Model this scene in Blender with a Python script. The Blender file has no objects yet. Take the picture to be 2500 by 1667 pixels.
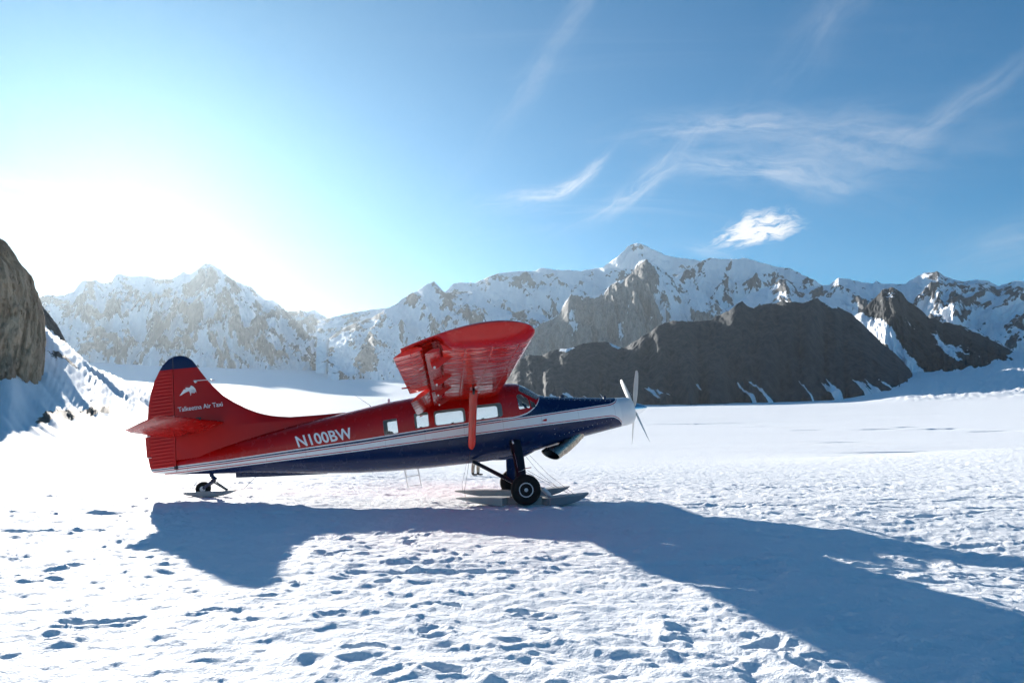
import bpy, bmesh, math, random
import numpy as np
from mathutils import Vector, Matrix

scene = bpy.context.scene
C = scene.collection
R = math.radians
rng = np.random.default_rng(7)
random.seed(7)

# ------------------------------------------------------------------ camera
CAM_H = 1.48
cam_data = bpy.data.cameras.new('camera')
cam = bpy.data.objects.new('camera', cam_data)
C.objects.link(cam)
cam.location = (0, 0, CAM_H)
cam.rotation_euler = (R(90 + 7.798), 0, 0)
cam_data.sensor_width = 36
cam_data.lens = 36 * 1800 / 2500
cam_data.clip_start = 0.05
cam_data.clip_end = 90000
scene.camera = cam

# ------------------------------------------------------------------ sun, sky, exposure
SUN_AZ, SUN_EL = -28.3, 16.5            # degrees; azimuth from +Y towards +X
SUN = Vector((math.sin(R(SUN_AZ)) * math.cos(R(SUN_EL)), math.cos(R(SUN_AZ)) * math.cos(R(SUN_EL)), math.sin(R(SUN_EL))))
sl = bpy.data.lights.new('sun', 'SUN')
sl.energy = 4.6
sl.angle = R(0.53)
sl.color = (1.0, 0.94, 0.86)
so = bpy.data.objects.new('sun', sl)
C.objects.link(so)
so.rotation_euler = (-SUN).to_track_quat('-Z', 'Y').to_euler()
so.location = (0, 0, 60)

scene.view_settings.view_transform = 'Standard'
scene.view_settings.look = 'None'
scene.view_settings.exposure = 1.35
scene.view_settings.gamma = 1.0
scene.view_settings.use_curve_mapping = False
cy = scene.cycles
cy.use_denoising = True
cy.use_adaptive_sampling = True
cy.adaptive_threshold = 0.03
cy.max_bounces = 6
cy.diffuse_bounces = 3
cy.glossy_bounces = 3
cy.transmission_bounces = 4
cy.transparent_max_bounces = 10
cy.volume_bounces = 0
cy.sample_clamp_indirect = 6
cy.caustics_reflective = False
cy.caustics_refractive = False


class NT:
    """small helper to write node maths as expressions"""
    def __init__(self, tree):
        self.t = tree
        self.n = tree.nodes
        self.l = tree.links

    def new(self, kind, **props):
        nd = self.n.new(kind)
        for k, v in props.items():
            setattr(nd, k, v)
        return nd

    def put(self, sock, v):
        if isinstance(v, bpy.types.NodeSocket):
            self.l.new(v, sock)
        elif v is not None:
            sock.default_value = v

    def m(self, op, a, b=None, c=None, clamp=False):
        nd = self.new('ShaderNodeMath', operation=op, use_clamp=clamp)
        self.put(nd.inputs[0], a)
        self.put(nd.inputs[1], b)
        if c is not None:
            self.put(nd.inputs[2], c)
        return nd.outputs[0]

    def add(self, a, b): return self.m('ADD', a, b)
    def sub(self, a, b): return self.m('SUBTRACT', a, b)
    def mul(self, a, b): return self.m('MULTIPLY', a, b)
    def gt(self, a, b): return self.m('GREATER_THAN', a, b)
    def lt(self, a, b): return self.m('LESS_THAN', a, b)

    def smooth(self, x, lo, hi):
        nd = self.new('ShaderNodeMapRange', interpolation_type='SMOOTHSTEP')
        self.put(nd.inputs['Value'], x)
        nd.inputs['From Min'].default_value = lo
        nd.inputs['From Max'].default_value = hi
        return nd.outputs[0]

    def mixc(self, f, a, b):
        nd = self.new('ShaderNodeMix', data_type='RGBA')
        self.put(nd.inputs[0], f)
        self.put(nd.inputs[6], a if isinstance(a, bpy.types.NodeSocket) else (*a, 1))
        self.put(nd.inputs[7], b if isinstance(b, bpy.types.NodeSocket) else (*b, 1))
        return nd.outputs[2]

    def noise(self, vec, scale, detail=4, rough=0.55, dist=0.0, dims='3D'):
        nd = self.new('ShaderNodeTexNoise', noise_dimensions=dims)
        if vec is not None:
            self.l.new(vec, nd.inputs['Vector'])
        nd.inputs['Scale'].default_value = scale
        nd.inputs['Detail'].default_value = detail
        nd.inputs['Roughness'].default_value = rough
        nd.inputs['Distortion'].default_value = dist
        return nd.outputs[0]

    def mapping(self, vec, scale=(1, 1, 1), rot=(0, 0, 0), loc=(0, 0, 0)):
        nd = self.new('ShaderNodeMapping')
        self.l.new(vec, nd.inputs['Vector'])
        nd.inputs['Scale'].default_value = scale
        nd.inputs['Rotation'].default_value = rot
        nd.inputs['Location'].default_value = loc
        return nd.outputs[0]

    def comb(self, x, y, z):
        nd = self.new('ShaderNodeCombineXYZ')
        for s, v in zip(nd.inputs, (x, y, z)):
            self.put(s, v)
        return nd.outputs[0]

    def sep(self, v):
        nd = self.new('ShaderNodeSeparateXYZ')
        self.l.new(v, nd.inputs[0])
        return nd.outputs

    def curve(self, x, pts):
        """piecewise linear y(x)"""
        xs = [p[0] for p in pts]
        ys = [p[1] for p in pts]
        x0, x1, y0, y1 = min(xs), max(xs), min(ys), max(ys)
        y1 = y1 + 1e-6
        mr = self.new('ShaderNodeMapRange')
        self.put(mr.inputs['Value'], x)
        mr.inputs['From Min'].default_value = x0
        mr.inputs['From Max'].default_value = x1
        fc = self.new('ShaderNodeFloatCurve')
        cv = fc.mapping.curves[0]
        q = [((a - x0) / (x1 - x0), (b - y0) / (y1 - y0)) for a, b in pts]
        cv.points[0].location = q[0]
        cv.points[1].location = q[-1]
        for p in q[1:-1]:
            cv.points.new(*p)
        for p in cv.points:
            p.handle_type = 'VECTOR'
        fc.mapping.update()
        self.l.new(mr.outputs[0], fc.inputs['Value'])
        return self.add(self.mul(fc.outputs[0], y1 - y0), y0)


world = bpy.data.worlds.new('World')
scene.world = world
world.use_nodes = True
wt = NT(world.node_tree)
world.node_tree.nodes.clear()
sky = wt.new('ShaderNodeTexSky', sky_type='NISHITA')
sky.sun_disc = False
sky.sun_elevation = R(SUN_EL)
sky.sun_rotation = R(SUN_AZ)
sky.altitude = 1700
sky.air_density = 1.0
sky.dust_density = 0.8
sky.ozone_density = 3.0
tc = wt.new('ShaderNodeTexCoord')
dx, dy, dz = wt.sep(tc.outputs['Generated'])
az = wt.mul(wt.m('ARCTAN2', dx, dy), 57.2958)
el = wt.mul(wt.m('ARCSINE', dz), 57.2958)
# cirrus over the whole sky: streaks on a high flat layer
inv = wt.m('DIVIDE', 1.0, wt.m('MAXIMUM', wt.add(dz, 0.12), 0.05))
lay = wt.comb(wt.mul(dx, inv), wt.mul(dy, inv), 0.0)
layr = wt.mapping(lay, scale=(0.55, 1.9, 1), rot=(0, 0, R(38)))
c1 = wt.noise(layr, 1.3, 6, 0.6, 1.1)
c2 = wt.noise(lay, 0.55, 2, 0.5, 0.3)
cirrus = wt.mul(wt.smooth(c1, 0.50, 0.86), wt.smooth(c2, 0.42, 0.66))
cirrus = wt.mul(cirrus, 0.30)
uv = wt.comb(az, el, 0.0)
warp = wt.noise(wt.mapping(uv, scale=(0.16, 0.30, 1)), 1.0, 4, 0.6)
warp = wt.mul(wt.sub(warp, 0.5), 1.0)


def streak(a0, e0, length, width, deg, gain, rag, bend=0.0, fine=0.9, seed=0.0, lo=0.22, hi=0.80):
    """one soft feather of cloud at a bearing and elevation"""
    ca, sa = math.cos(R(deg)), math.sin(R(deg))
    u = wt.sub(az, a0)
    v = wt.sub(el, e0)
    p = wt.add(wt.mul(u, ca), wt.mul(v, sa))
    q = wt.sub(wt.mul(v, ca), wt.mul(u, sa))
    q = wt.add(q, wt.mul(wt.mul(p, p), bend))
    q = wt.add(q, wt.mul(warp, rag))
    pp = wt.mul(p, 1.0 / length)
    qq = wt.mul(q, 1.0 / width)
    r2 = wt.add(wt.mul(pp, pp), wt.mul(qq, qq))
    body = wt.m('POWER', 2.71828, wt.mul(r2, -1.0))
    tex = wt.noise(wt.mapping(wt.comb(p, q, seed), scale=(fine * 0.35, fine * 1.6, 1)), 1.0, 6, 0.62, 0.6)
    return wt.mul(wt.mul(body, wt.smooth(tex, lo, hi)), gain)


clouds = cirrus
for s in (
        (4.6, 19.6, 2.9, 0.42, 22, 0.95, 1.2, -0.05, 1.0, 3.0),
        (1.0, 18.6, 3.2, 0.7, 8, 0.25, 1.5, 0.0, 1.0, 9.0),
        (10.2, 19.2, 4.6, 0.65, 33, 0.50, 1.2, -0.02, 0.8, 5.0),
        (17.5, 23.2, 7.0, 1.0, -6, 0.42, 1.6, 0.012, 0.7, 8.0),
        (19.5, 19.9, 6.0, 1.1, -14, 0.52, 1.6, 0.015, 0.7, 12.0),
        (25.5, 20.6, 5.5, 2.2, -10, 0.30, 2.2, 0.0, 0.6, 15.0),
        (32.0, 21.5, 6.0, 0.8, 26, 0.22, 1.4, 0.0, 0.7, 19.0),
        (27.0, 31.0, 9.0, 1.6, 42, 0.15, 2.2, 0.0, 0.5, 23.0),
        (4.0, 30.0, 9.0, 0.9, 50, 0.16, 1.2, 0.0, 0.5, 27.0),
        (-33.0, 15.6, 6.5, 1.0, -6, 0.55, 1.2, 0.0, 0.6, 33.0),
        (36.0, 12.8, 5.0, 1.6, 10, 0.22, 1.6, 0.0, 0.7, 37.0)):
    clouds = wt.add(clouds, streak(*s))
# the one dense little cloud above the summit ridge
cl = streak(18.8, 15.75, 3.0, 1.05, 10, 2.6, 2.4, 0.03, 1.9, 41.0, 0.12, 0.72)
clouds = wt.add(clouds, wt.smooth(cl, 0.35, 1.6))
clouds = wt.add(clouds, streak(15.4, 14.2, 1.6, 0.45, -18, 0.35, 1.0, 0.0, 1.4, 47.0))
clouds = wt.m('MINIMUM', clouds, 1.0)
cloudcol = wt.new('ShaderNodeRGB')
cloudcol.outputs[0].default_value = (6.2, 6.3, 6.5, 1)
mixed = wt.new('ShaderNodeMix', data_type='RGBA')
wt.l.new(clouds, mixed.inputs[0])
# the photograph's cool grading of clear sky: red falls off faster than blue in the darker parts
SKY_K = 0.06
srgb = wt.new('ShaderNodeSeparateColor')
wt.l.new(sky.outputs[0], srgb.inputs[0])
scol = wt.new('ShaderNodeCombineColor')
for ch, (pw, gain) in enumerate(((1.60, 0.86), (1.10, 0.86), (1.0, 0.84))):
    v_ = wt.m('POWER', wt.mul(srgb.outputs[ch], SKY_K), pw)
    wt.l.new(wt.mul(v_, gain / SKY_K), scol.inputs[ch])
wt.l.new(scol.outputs[0], mixed.inputs[6])
wt.l.new(cloudcol.outputs[0], mixed.inputs[7])
bg = wt.new('ShaderNodeBackground')
wt.l.new(mixed.outputs[2], bg.inputs[0])
bg.inputs[1].default_value = 0.060
wo = wt.new('ShaderNodeOutputWorld')
wt.l.new(bg.outputs[0], wo.inputs[0])

# ------------------------------------------------------------------ helpers


def perlin(x, y, seed=0):
    x = np.asarray(x, dtype=np.float64)
    y = np.asarray(y, dtype=np.float64)
    xi = np.floor(x).astype(np.int64)
    yi = np.floor(y).astype(np.int64)
    xf = x - xi
    yf = y - yi

    def g(ix, iy, fx, fy):
        hsh = (ix * 374761393 + iy * 668265263 + seed * 974634777) & 0xFFFFFFFF
        hsh = ((hsh ^ (hsh >> 13)) * 1274126177) & 0xFFFFFFFF
        hsh = hsh ^ (hsh >> 16)
        a = (hsh & 0xFFFF) * (2 * math.pi / 65536.0)
        return np.cos(a) * fx + np.sin(a) * fy
    u = xf * xf * xf * (xf * (xf * 6 - 15) + 10)
    v = yf * yf * yf * (yf * (yf * 6 - 15) + 10)
    a = g(xi, yi, xf, yf)
    b = g(xi + 1, yi, xf - 1, yf)
    c = g(xi, yi + 1, xf, yf - 1)
    d = g(xi + 1, yi + 1, xf - 1, yf - 1)
    return (a + u * (b - a) + v * (c + u * (d - c) - (a + u * (b - a)))) * 1.45


def fbm(x, y, octv=4, seed=0, gain=0.5, lac=2.03):
    s = 0
    a = 1.0
    t = 0
    for o in range(octv):
        s = s + a * perlin(x, y, seed + o * 17)
        t += a
        a *= gain
        x = x * lac + 3.1
        y = y * lac + 7.7
    return s / t


def ridged(x, y, octv=4, seed=0, gain=0.5, lac=2.07):
    s = 0
    a = 1.0
    t = 0
    for o in range(octv):
        s = s + a * (1 - np.abs(perlin(x, y, seed + o * 13)) * 1.6)
        t += a
        a *= gain
        x = x * lac + 5.3
        y = y * lac + 1.9
    return s / t


def sstep(a, b, x):
    t = np.clip((x - a) / (b - a), 0, 1)
    return t * t * (3 - 2 * t)


def grid_mesh(name, P, closed_u=False):
    """P: (rows, cols, 3) -> mesh of quads, smooth"""
    nr, nc = P.shape[:2]
    me = bpy.data.meshes.new(name)
    idx = np.arange(nr * nc).reshape(nr, nc)
    if closed_u:
        idx2 = np.concatenate([idx, idx[:, :1]], axis=1)
    else:
        idx2 = idx
    q = np.stack([idx2[:-1, :-1], idx2[:-1, 1:], idx2[1:, 1:], idx2[1:, :-1]], axis=-1).reshape(-1, 4)
    me.vertices.add(nr * nc)
    me.vertices.foreach_set('co', P.reshape(-1, 3).astype(np.float32).ravel())
    me.loops.add(q.size)
    me.loops.foreach_set('vertex_index', q.ravel().astype(np.int32))
    me.polygons.add(len(q))
    me.polygons.foreach_set('loop_start', np.arange(0, q.size, 4, dtype=np.int32))
    me.polygons.foreach_set('loop_total', np.full(len(q), 4, dtype=np.int32))
    me.polygons.foreach_set('use_smooth', np.ones(len(q), dtype=bool))
    me.update(calc_edges=True)
    return me


def link(name, me, mat=None, parent=None, kind=None):
    o = bpy.data.objects.new(name, me)
    C.objects.link(o)
    if mat is not None and me is not None:
        me.materials.append(mat)
    if parent is not None:
        o.parent = parent
    if kind:
        o['kind'] = kind
    return o


def tag(o, label, cat, group=None):
    o['label'] = label
    o['category'] = cat
    if group:
        o['group'] = group
    return o


def mat_new(name):
    m = bpy.data.materials.new(name)
    m.use_nodes = True
    nt = NT(m.node_tree)
    b = m.node_tree.nodes['Principled BSDF']
    return m, nt, b


def bump(nt, b, height, strength=0.3, dist=0.02):
    bp = nt.new('ShaderNodeBump')
    bp.inputs['Strength'].default_value = strength
    bp.inputs['Distance'].default_value = dist
    nt.l.new(height, bp.inputs['Height'])
    nt.l.new(bp.outputs[0], b.inputs['Normal'])
    return bp


# ------------------------------------------------------------------ snow ground
def snow_material():
    m, nt, b = mat_new('glacier_snow')
    geo = nt.new('ShaderNodeNewGeometry')
    pos = geo.outputs['Position']
    n1 = nt.noise(pos, 0.35, 5, 0.6)
    n2 = nt.noise(pos, 0.02, 4, 0.6)
    col = nt.mixc(nt.smooth(n1, 0.3, 0.75), (0.86, 0.88, 0.90), (0.90, 0.905, 0.91))
    dirt = nt.mul(nt.smooth(n2, 0.52, 0.8), 0.25)
    col = nt.mixc(dirt, col, (0.74, 0.73, 0.70))
    # scree bands lying on the side slope
    at = nt.new('ShaderNodeAttribute', attribute_name='scree')
    sn = nt.noise(pos, 0.45, 6, 0.7)
    scr = nt.gt(nt.add(at.outputs['Fac'], nt.mul(nt.sub(sn, 0.5), 1.1)), 0.5)
    col = nt.mixc(scr, col, (0.10, 0.09, 0.08))
    nt.l.new(col, b.inputs['Base Color'])
    b.inputs['Roughness'].default_value = 0.62
    b.inputs['Specular IOR Level'].default_value = 0.02
    f1 = nt.noise(pos, 9.0, 5, 0.62)
    f2 = nt.noise(pos, 55.0, 3, 0.6)
    bump(nt, b, nt.add(nt.mul(f1, 1.0), nt.mul(f2, 0.25)), 0.9, 0.04)
    return m


LOGD = np.log([1, 20, 40, 60, 90, 150, 300, 600, 1200, 2000, 3000, 5000, 9000, 30000])
ZB = np.array([0, 0, -0.05, -0.25, -0.45, 0.6, 5.2, 18.5, 52, 104, 165, 300, 520, 900])


BLOG = np.log([1, 1500, 2200, 3000, 4500, 6500, 8500, 30000])
BZ = np.array([0, 0, 6, 24, 85, 205, 300, 300.0])


def hermite(xq, xs, ys):
    m = np.gradient(ys, xs)
    i = np.clip(np.searchsorted(xs, xq) - 1, 0, len(xs) - 2)
    h = xs[i + 1] - xs[i]
    t = np.clip((xq - xs[i]) / h, 0, 1)
    return ((2 * t**3 - 3 * t**2 + 1) * ys[i] + (t**3 - 2 * t**2 + t) * h * m[i]
            + (-2 * t**3 + 3 * t**2) * ys[i + 1] + (t**3 - t**2) * h * m[i + 1])


def ground_broad(x, y):
    """large shape of the glacier and the side slope, no footprints"""
    d = np.maximum(np.hypot(x, y), 1.0)
    a = np.degrees(np.arctan2(x, y))
    z = hermite(np.log(d), LOGD, ZB)
    front = 1 - sstep(55, 100, np.abs(a))
    basin = (1 - sstep(-6, 3, a)) * front
    z = z + basin * np.interp(np.log(d), BLOG, BZ)
    z = z + sstep(23, 29, a) * front * np.interp(np.log(d), np.log([1, 1500, 2000, 2600, 3500, 6000, 30000]), [0, 0, 12, 60, 150, 260, 260])
    z = z + sstep(25, 29, a) * sstep(1500, 1900, d) * (1 - sstep(3200, 4000, d)) * front * 12 * ridged(x * 0.02, y * 0.03, 3, 14)
    z = z * (0.25 + 0.75 * front)
    # snow slope under the cliff
    els = np.interp(a, [-90, -60, -42, -35.5, -32.5, -29.9, -26.2, -22.5, -18, -13], [4, 8, 10, 8.6, 6.4, 4.1, 2.5, 1.5, 0.8, 0.2])
    ride = d * np.tan(np.radians(els))
    start = 192 + 12 * fbm(a * 0.5, a * 0, 2, 90)
    tt = np.clip((d - start) / 145.0, 0, 1)
    hill = ride * (0.35 * tt + 0.65 * tt * tt * (3 - 2 * tt)) * (1 - sstep(340, 620, d))
    gul = ridged(a * 0.7 + d * 0.045, d * 0.004 + a * .10, 4, 91) - 0.6
    hill = hill * (1 + 0.20 * gul * tt) + sstep(170, 240, d) * (1.0 * fbm(a * 1.5 + d * 0.085, d * 0.006, 4, 95) + 0.45 * fbm(x * .12, y * .12, 4, 96)) * (1 - sstep(500, 900, d))
    side = 1 - sstep(-22, -13, a)
    z = z + hill * side
    # the snow is a little higher under the tail and on a swell at the right
    z = z + 0.15 * sstep(-3.0, -6.8, x) * sstep(13, 17.5, y) * (1 - sstep(30, 60, d))
    z = z + 1.5 * np.exp(-(((x - 46) / 16) ** 2 + ((y - 62) / 22) ** 2))
    z = z - 0.30 * sstep(3.0, 7.5, x) * (1 - sstep(11.5, 16.5, y)) * sstep(3, 7, y)
    # rolling swells further out
    w = sstep(45, 130, d) * front
    z = z + w * (0.30 * fbm(x * 0.012, y * 0.03, 3, 5) + 1.2 * sstep(200, 700, d) * fbm(x * 0.003, y * 0.006, 4, 6))
    z = z + sstep(900, 2500, d) * front * 9 * fbm(x * 0.0011, y * 0.0016, 4, 8)
    return z


def ground_detail(x, y):
    d = np.hypot(x, y)
    near = 1 - sstep(45, 110, d)
    a = np.full_like(d, 0.0)
    # packed, trodden snow
    a = a + 0.052 * fbm(x * 0.75, y * 0.85, 3, 21)
    a = a + 0.026 * (ridged(x * 1.5 + 3, y * 1.9, 3, 33) - 0.6)
    a = a + 0.047 * fbm(x * 2.4, y * 2.7, 4, 44)
    clod = np.maximum(fbm(x * 2.9, y * 3.3, 3, 52) - 0.16, 0)
    a = a + 0.085 * clod
    hole = np.maximum(fbm(x * 1.7 + 11, y * 2.0, 2, 58) - 0.30, 0)
    a = a - 0.05 * hole
    a = a * (0.68 + 0.32 * sstep(-0.25, 0.3, fbm(x * 0.16, y * 0.22, 2, 61)))
    return a * near


def stamp(z, x, y, cx, cy_, ang, ln, wd, depth, rim):
    """press an oblong print into the snow, in place"""
    rad = max(ln, wd) * 2.4
    dd = math.hypot(cx, cy_)
    r0, r1 = np.searchsorted(ROWD, [dd - rad * 1.5, dd + rad * 1.5])
    c0, c1 = np.searchsorted(COLA, [math.atan2(cx, cy_) - rad * 1.5 / dd, math.atan2(cx, cy_) + rad * 1.5 / dd])
    x, y, z = x[r0:r1, c0:c1], y[r0:r1, c0:c1], z[r0:r1, c0:c1]
    sel = np.where((np.abs(x - cx) < rad) & (np.abs(y - cy_) < rad))
    if len(sel[0]) == 0:
        return
    u = (x[sel] - cx) * math.cos(ang) + (y[sel] - cy_) * math.sin(ang)
    v = -(x[sel] - cx) * math.sin(ang) + (y[sel] - cy_) * math.cos(ang)
    r = np.sqrt((u / ln) ** 2 + (v / wd) ** 2) * (1 + 0.35 * perlin(x[sel] * 9 + cx, y[sel] * 9, 3))
    z[sel] += -depth * (1 - sstep(0.25, 1.10, r)) + rim * np.exp(-((r - 1.25) / 0.28) ** 2)


def groove(z, x, y, pts, wd, depth, rim, wob=0.0, seed=0):
    p = np.array(pts, float)
    for k in range(len(p) - 1):
        ax, ay = p[k]
        bx, by = p[k + 1]
        L2 = (bx - ax) ** 2 + (by - ay) ** 2
        mx0, mx1 = min(ax, bx) - wd * 4, max(ax, bx) + wd * 4
        my0, my1 = min(ay, by) - wd * 4, max(ay, by) + wd * 4
        dm = [math.hypot(q_, w_) for q_ in (mx0, mx1) for w_ in (my0, my1)]
        r0, r1 = np.searchsorted(ROWD, [min(dm) * .97 - .3, max(dm) * 1.03 + .3])
        sub_ = z[r0:r1]
        X_, Y_ = x[r0:r1], y[r0:r1]
        sel = np.where((X_ > mx0) & (X_ < mx1) & (Y_ > my0) & (Y_ < my1))
        if len(sel[0]) == 0:
            continue
        X = X_[sel]
        Y = Y_[sel]
        t = ((X - ax) * (bx - ax) + (Y - ay) * (by - ay)) / L2
        on = (t >= 0) & (t < 1)
        q = ((X - ax) * (by - ay) - (Y - ay) * (bx - ax)) / math.sqrt(L2)
        q = q + wob * fbm(X * 1.1, Y * 1.1, 2, seed)
        r = np.abs(q) / wd
        v = -depth * (1 - sstep(0.6, 1.1, r)) + rim * np.exp(-((r - 1.45) / 0.4) ** 2)
        v = v * (0.45 + 0.55 * sstep(-0.25, 0.2, fbm(X * 0.5 + seed, Y * 0.5, 2, seed + 3)))
        sub_[sel] += np.where(on, v, 0)


def build_ground():
    dens = np.linspace(-38.5, 38.5, 930)
    rest = np.linspace(38.5, 321.5, 120)[1:-1]
    A = np.radians(np.concatenate([dens, rest]))
    rows = [0.6, 1.5, 2.5, 3.2]
    d = 3.6
    while d < 28000:
        rows.append(d)
        if d < 12:
            d *= 1.0040
        elif d < 40:
            d *= 1.0046
        elif d < 220:
            d *= 1.0075
        elif d < 2500:
            d *= 1.016
        else:
            d *= 1.06
    global ROWD, COLA
    D = np.array(rows)
    ROWD = D
    COLA = np.radians(dens)
    x = D[:, None] * np.sin(A)[None, :]
    y = D[:, None] * np.cos(A)[None, :]
    nk = int(np.searchsorted(D, 110))
    z = ground_broad(x, y)
    zz = z[:nk, :930].copy()
    X = x[:nk, :930]
    Y = y[:nk, :930]
    zz += ground_detail(X, Y)
    # footprints wander about the plane and the foreground
    r2 = np.random.default_rng(12)
    for k in range(22):
        cx, cy_ = r2.uniform(-9, 9), r2.uniform(6.5, 16)
        if k % 3 == 2:
            cx, cy_ = r2.uniform(-24, 26), r2.uniform(13, 36)
        h = r2.uniform(-0.7, 0.7) + (math.pi if r2.random() < .5 else 0)
        side = 1
        for s in range(int(r2.integers(6, 20))):
            h += r2.normal(0, 0.10)
            cx += 0.62 * math.cos(h)
            cy_ += 0.62 * math.sin(h)
            side = -side
            ox, oy = -math.sin(h) * 0.13 * side, math.cos(h) * 0.13 * side
            if abs(cx) < 0.75 * cy_ + 2 and 3.6 < cy_ < 40:
                stamp(zz, X, Y, cx + ox, cy_ + oy, h + r2.normal(0, .2), r2.uniform(.13, .17), r2.uniform(.055, .075), r2.uniform(.012, .036), r2.uniform(.004, .014))
    for k in range(330):
        cy_ = 3.8 + 30 * r2.random() ** 1.6
        cx = r2.uniform(-0.75, 0.75) * cy_
        stamp(zz, X, Y, cx, cy_, r2.normal(0.05, .5), r2.uniform(.08, .30), r2.uniform(.04, .10), r2.uniform(.006, .026), r2.uniform(.003, .018))
    # tracks of skis and runners
    for k, (x0, x1, yy, cv, sl_) in enumerate([(-9, -3, 12.6, .01, .05), (1, 9, 12.6, -.006, .06), (-2, 6, 8.6, .006, .04), (-2, 6, 9.3, .006, .04),
                                               (-16, -4, 15.2, 0.004, 0.03), (4, 34, 20.5, -0.009, 0.10), (4, 34, 21.4, -0.009, 0.10),
                                               (6, 40, 26.0, -0.006, 0.02), (-30, -2, 24.5, 0.002, 0.03), (-26, 3, 30.0, 0.003, -.02), (10, 40, 33.0, -0.004, 0.0),
                                               (5, 30, 17.2, 0.006, 0.05), (8, 34, 18.4, -0.008, 0.12), (12, 36, 23.5, -.01, .2)]):
        xs = np.arange(x0, x1 + .1, 1.0)
        xm = (x0 + x1) / 2
        pts = [(q, yy + cv * (q - xm) ** 2 + sl_ * (q - xm) + .12 * math.sin(q * .7 + k)) for q in xs]
        groove(zz, X, Y, pts, 0.09 if k % 3 else 0.13, 0.014 + (.032 if yy > 14 else .006), 0.014, 0.16, k * 5)
    z[:nk, :930] = zz
    # crevasses in the glacier
    for az0, dd, hw, dep, th in ((27.3, 128, 5.5, 1.1, 1.5), (25.6, 100, 5.0, .6, 1.0), (27.3, 101, 4.2, .7, 1.0), (26.4, 340, 8, 2.2, 4), (30.1, 340, 9, 2.4, 4), (14.5, 520, 30, 3, 6), (28.4, 380, 7, 2.0, 4), (22.0, 330, 7, 1.6, 4), (18.5, 420, 9, 1.6, 5), (33, 300, 7, 1.8, 4), (24, 190, 4, 1.0, 2)):
        cx, cy_ = dd * math.sin(R(az0)), dd * math.cos(R(az0))
        u = (x - cx) / hw
        v = (y - cy_ - 0.10 * (x - cx)) / th
        z -= dep * np.exp(-u * u) * (1 - sstep(0.2, 1.0, np.abs(v + 0.25 * fbm(x * .2, y * .05, 2, 77))))
    P = np.stack([x, y, z], axis=-1)
    me = grid_mesh('snow_ground', P, closed_u=True)
    bm = bmesh.new()
    bm.from_mesh(me)
    bm.verts.ensure_lookup_table()
    nc = P.shape[1]
    f = bm.faces.new([bm.verts[i] for i in range(nc)])
    bmesh.ops.recalc_face_normals(bm, faces=[f])
    bm.to_mesh(me)
    bm.free()
    dd = np.hypot(x, y)
    aa = np.degrees(np.arctan2(x, y))
    band = sstep(0, 1, 1.4 - np.abs((dd - 252 - (aa + 30) * 9) / 7)) * sstep(-33.5, -32, aa) * (1 - sstep(-28.2, -26.8, aa)) * 0.85
    band2 = sstep(0, 1, 1.2 - np.abs((dd - 318 - (aa + 30) * 6) / 6)) * sstep(-33, -32, aa) * (1 - sstep(-31, -29.8, aa)) * 0.7
    spots = 0.34 * sstep(190, 215, dd) * (1 - sstep(330, 380, dd)) * (aa < -24) * sstep(0.05, .4, fbm(aa * 1.2, dd * .02, 3, 71))
    sc = np.maximum(np.maximum(band, band2), spots)
    at = me.attributes.new('scree', 'FLOAT', 'POINT')
    at.data.foreach_set('value', sc.ravel().astype(np.float32))
    return link('snow_ground', me, snow_material(), kind='structure')


ground = build_ground()


def gz(x, y):
    xa = np.array([float(x)])
    ya = np.array([float(y)])
    return float(ground_broad(xa, ya)[0] + ground_detail(xa, ya)[0])


# ------------------------------------------------------------------ mountains
def mountain_material(name, rock_a, rock_b, scale, snow=(0.86, 0.88, 0.91), vert=1.0, spread=0.9):
    m, nt, b = mat_new(name)
    geo = nt.new('ShaderNodeNewGeometry')
    pos = geo.outputs['Position']
    at = nt.new('ShaderNodeAttribute', attribute_name='rock')
    st = nt.mapping(pos, scale=(1, 1, 0.85 * vert), rot=(0, R(25), 0))
    n1 = nt.noise(st, 1.0 / scale, 8, 0.66, 0.4)
    n2 = nt.noise(st, 5.0 / scale, 6, 0.6, 0.2)
    k = nt.add(at.outputs['Fac'], nt.add(nt.mul(nt.sub(n1, 0.5), spread), nt.mul(nt.sub(n2, 0.5), spread * 0.95)))
    mask = nt.smooth(k, 0.47, 0.53)
    n3 = nt.noise(nt.mapping(pos, scale=(1, 1, 0.25)), 3.0 / scale, 6, 0.65, 0.5)
    rock = nt.mixc(nt.smooth(n3, 0.35, 0.65), rock_a, rock_b)
    n4 = nt.noise(nt.mapping(pos, scale=(1, 1, 0.5), rot=(0, R(-20), 0)), 12.0 / scale, 5, 0.7)
    rock = nt.mixc(nt.mul(nt.smooth(n4, 0.5, 0.7), 0.55), rock, tuple(c * 0.45 for c in rock_a))
    col = nt.mixc(mask, snow, rock)
    nt.l.new(col, b.inputs['Base Color'])
    b.inputs['Roughness'].default_value = 0.85
    b.inputs['Specular IOR Level'].default_value = 0.15
    bump(nt, b, nt.add(n2, nt.mul(nt.noise(nt.mapping(pos, scale=(1, 1, 0.8)), 18.0 / scale, 5, 0.65), .5)), 0.45, scale * 0.05)
    return m


def interp_crest(crest, A, jag, seed):
    ca = np.array([c[0] for c in crest])
    ce = np.array([c[1] for c in crest])
    e = np.interp(A, ca, ce)
    return e + jag * (fbm(A * 2.6, A * 0 + seed, 4, seed) + 0.4 * fbm(A * 9, A * 0 + seed, 3, seed + 5))


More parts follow.
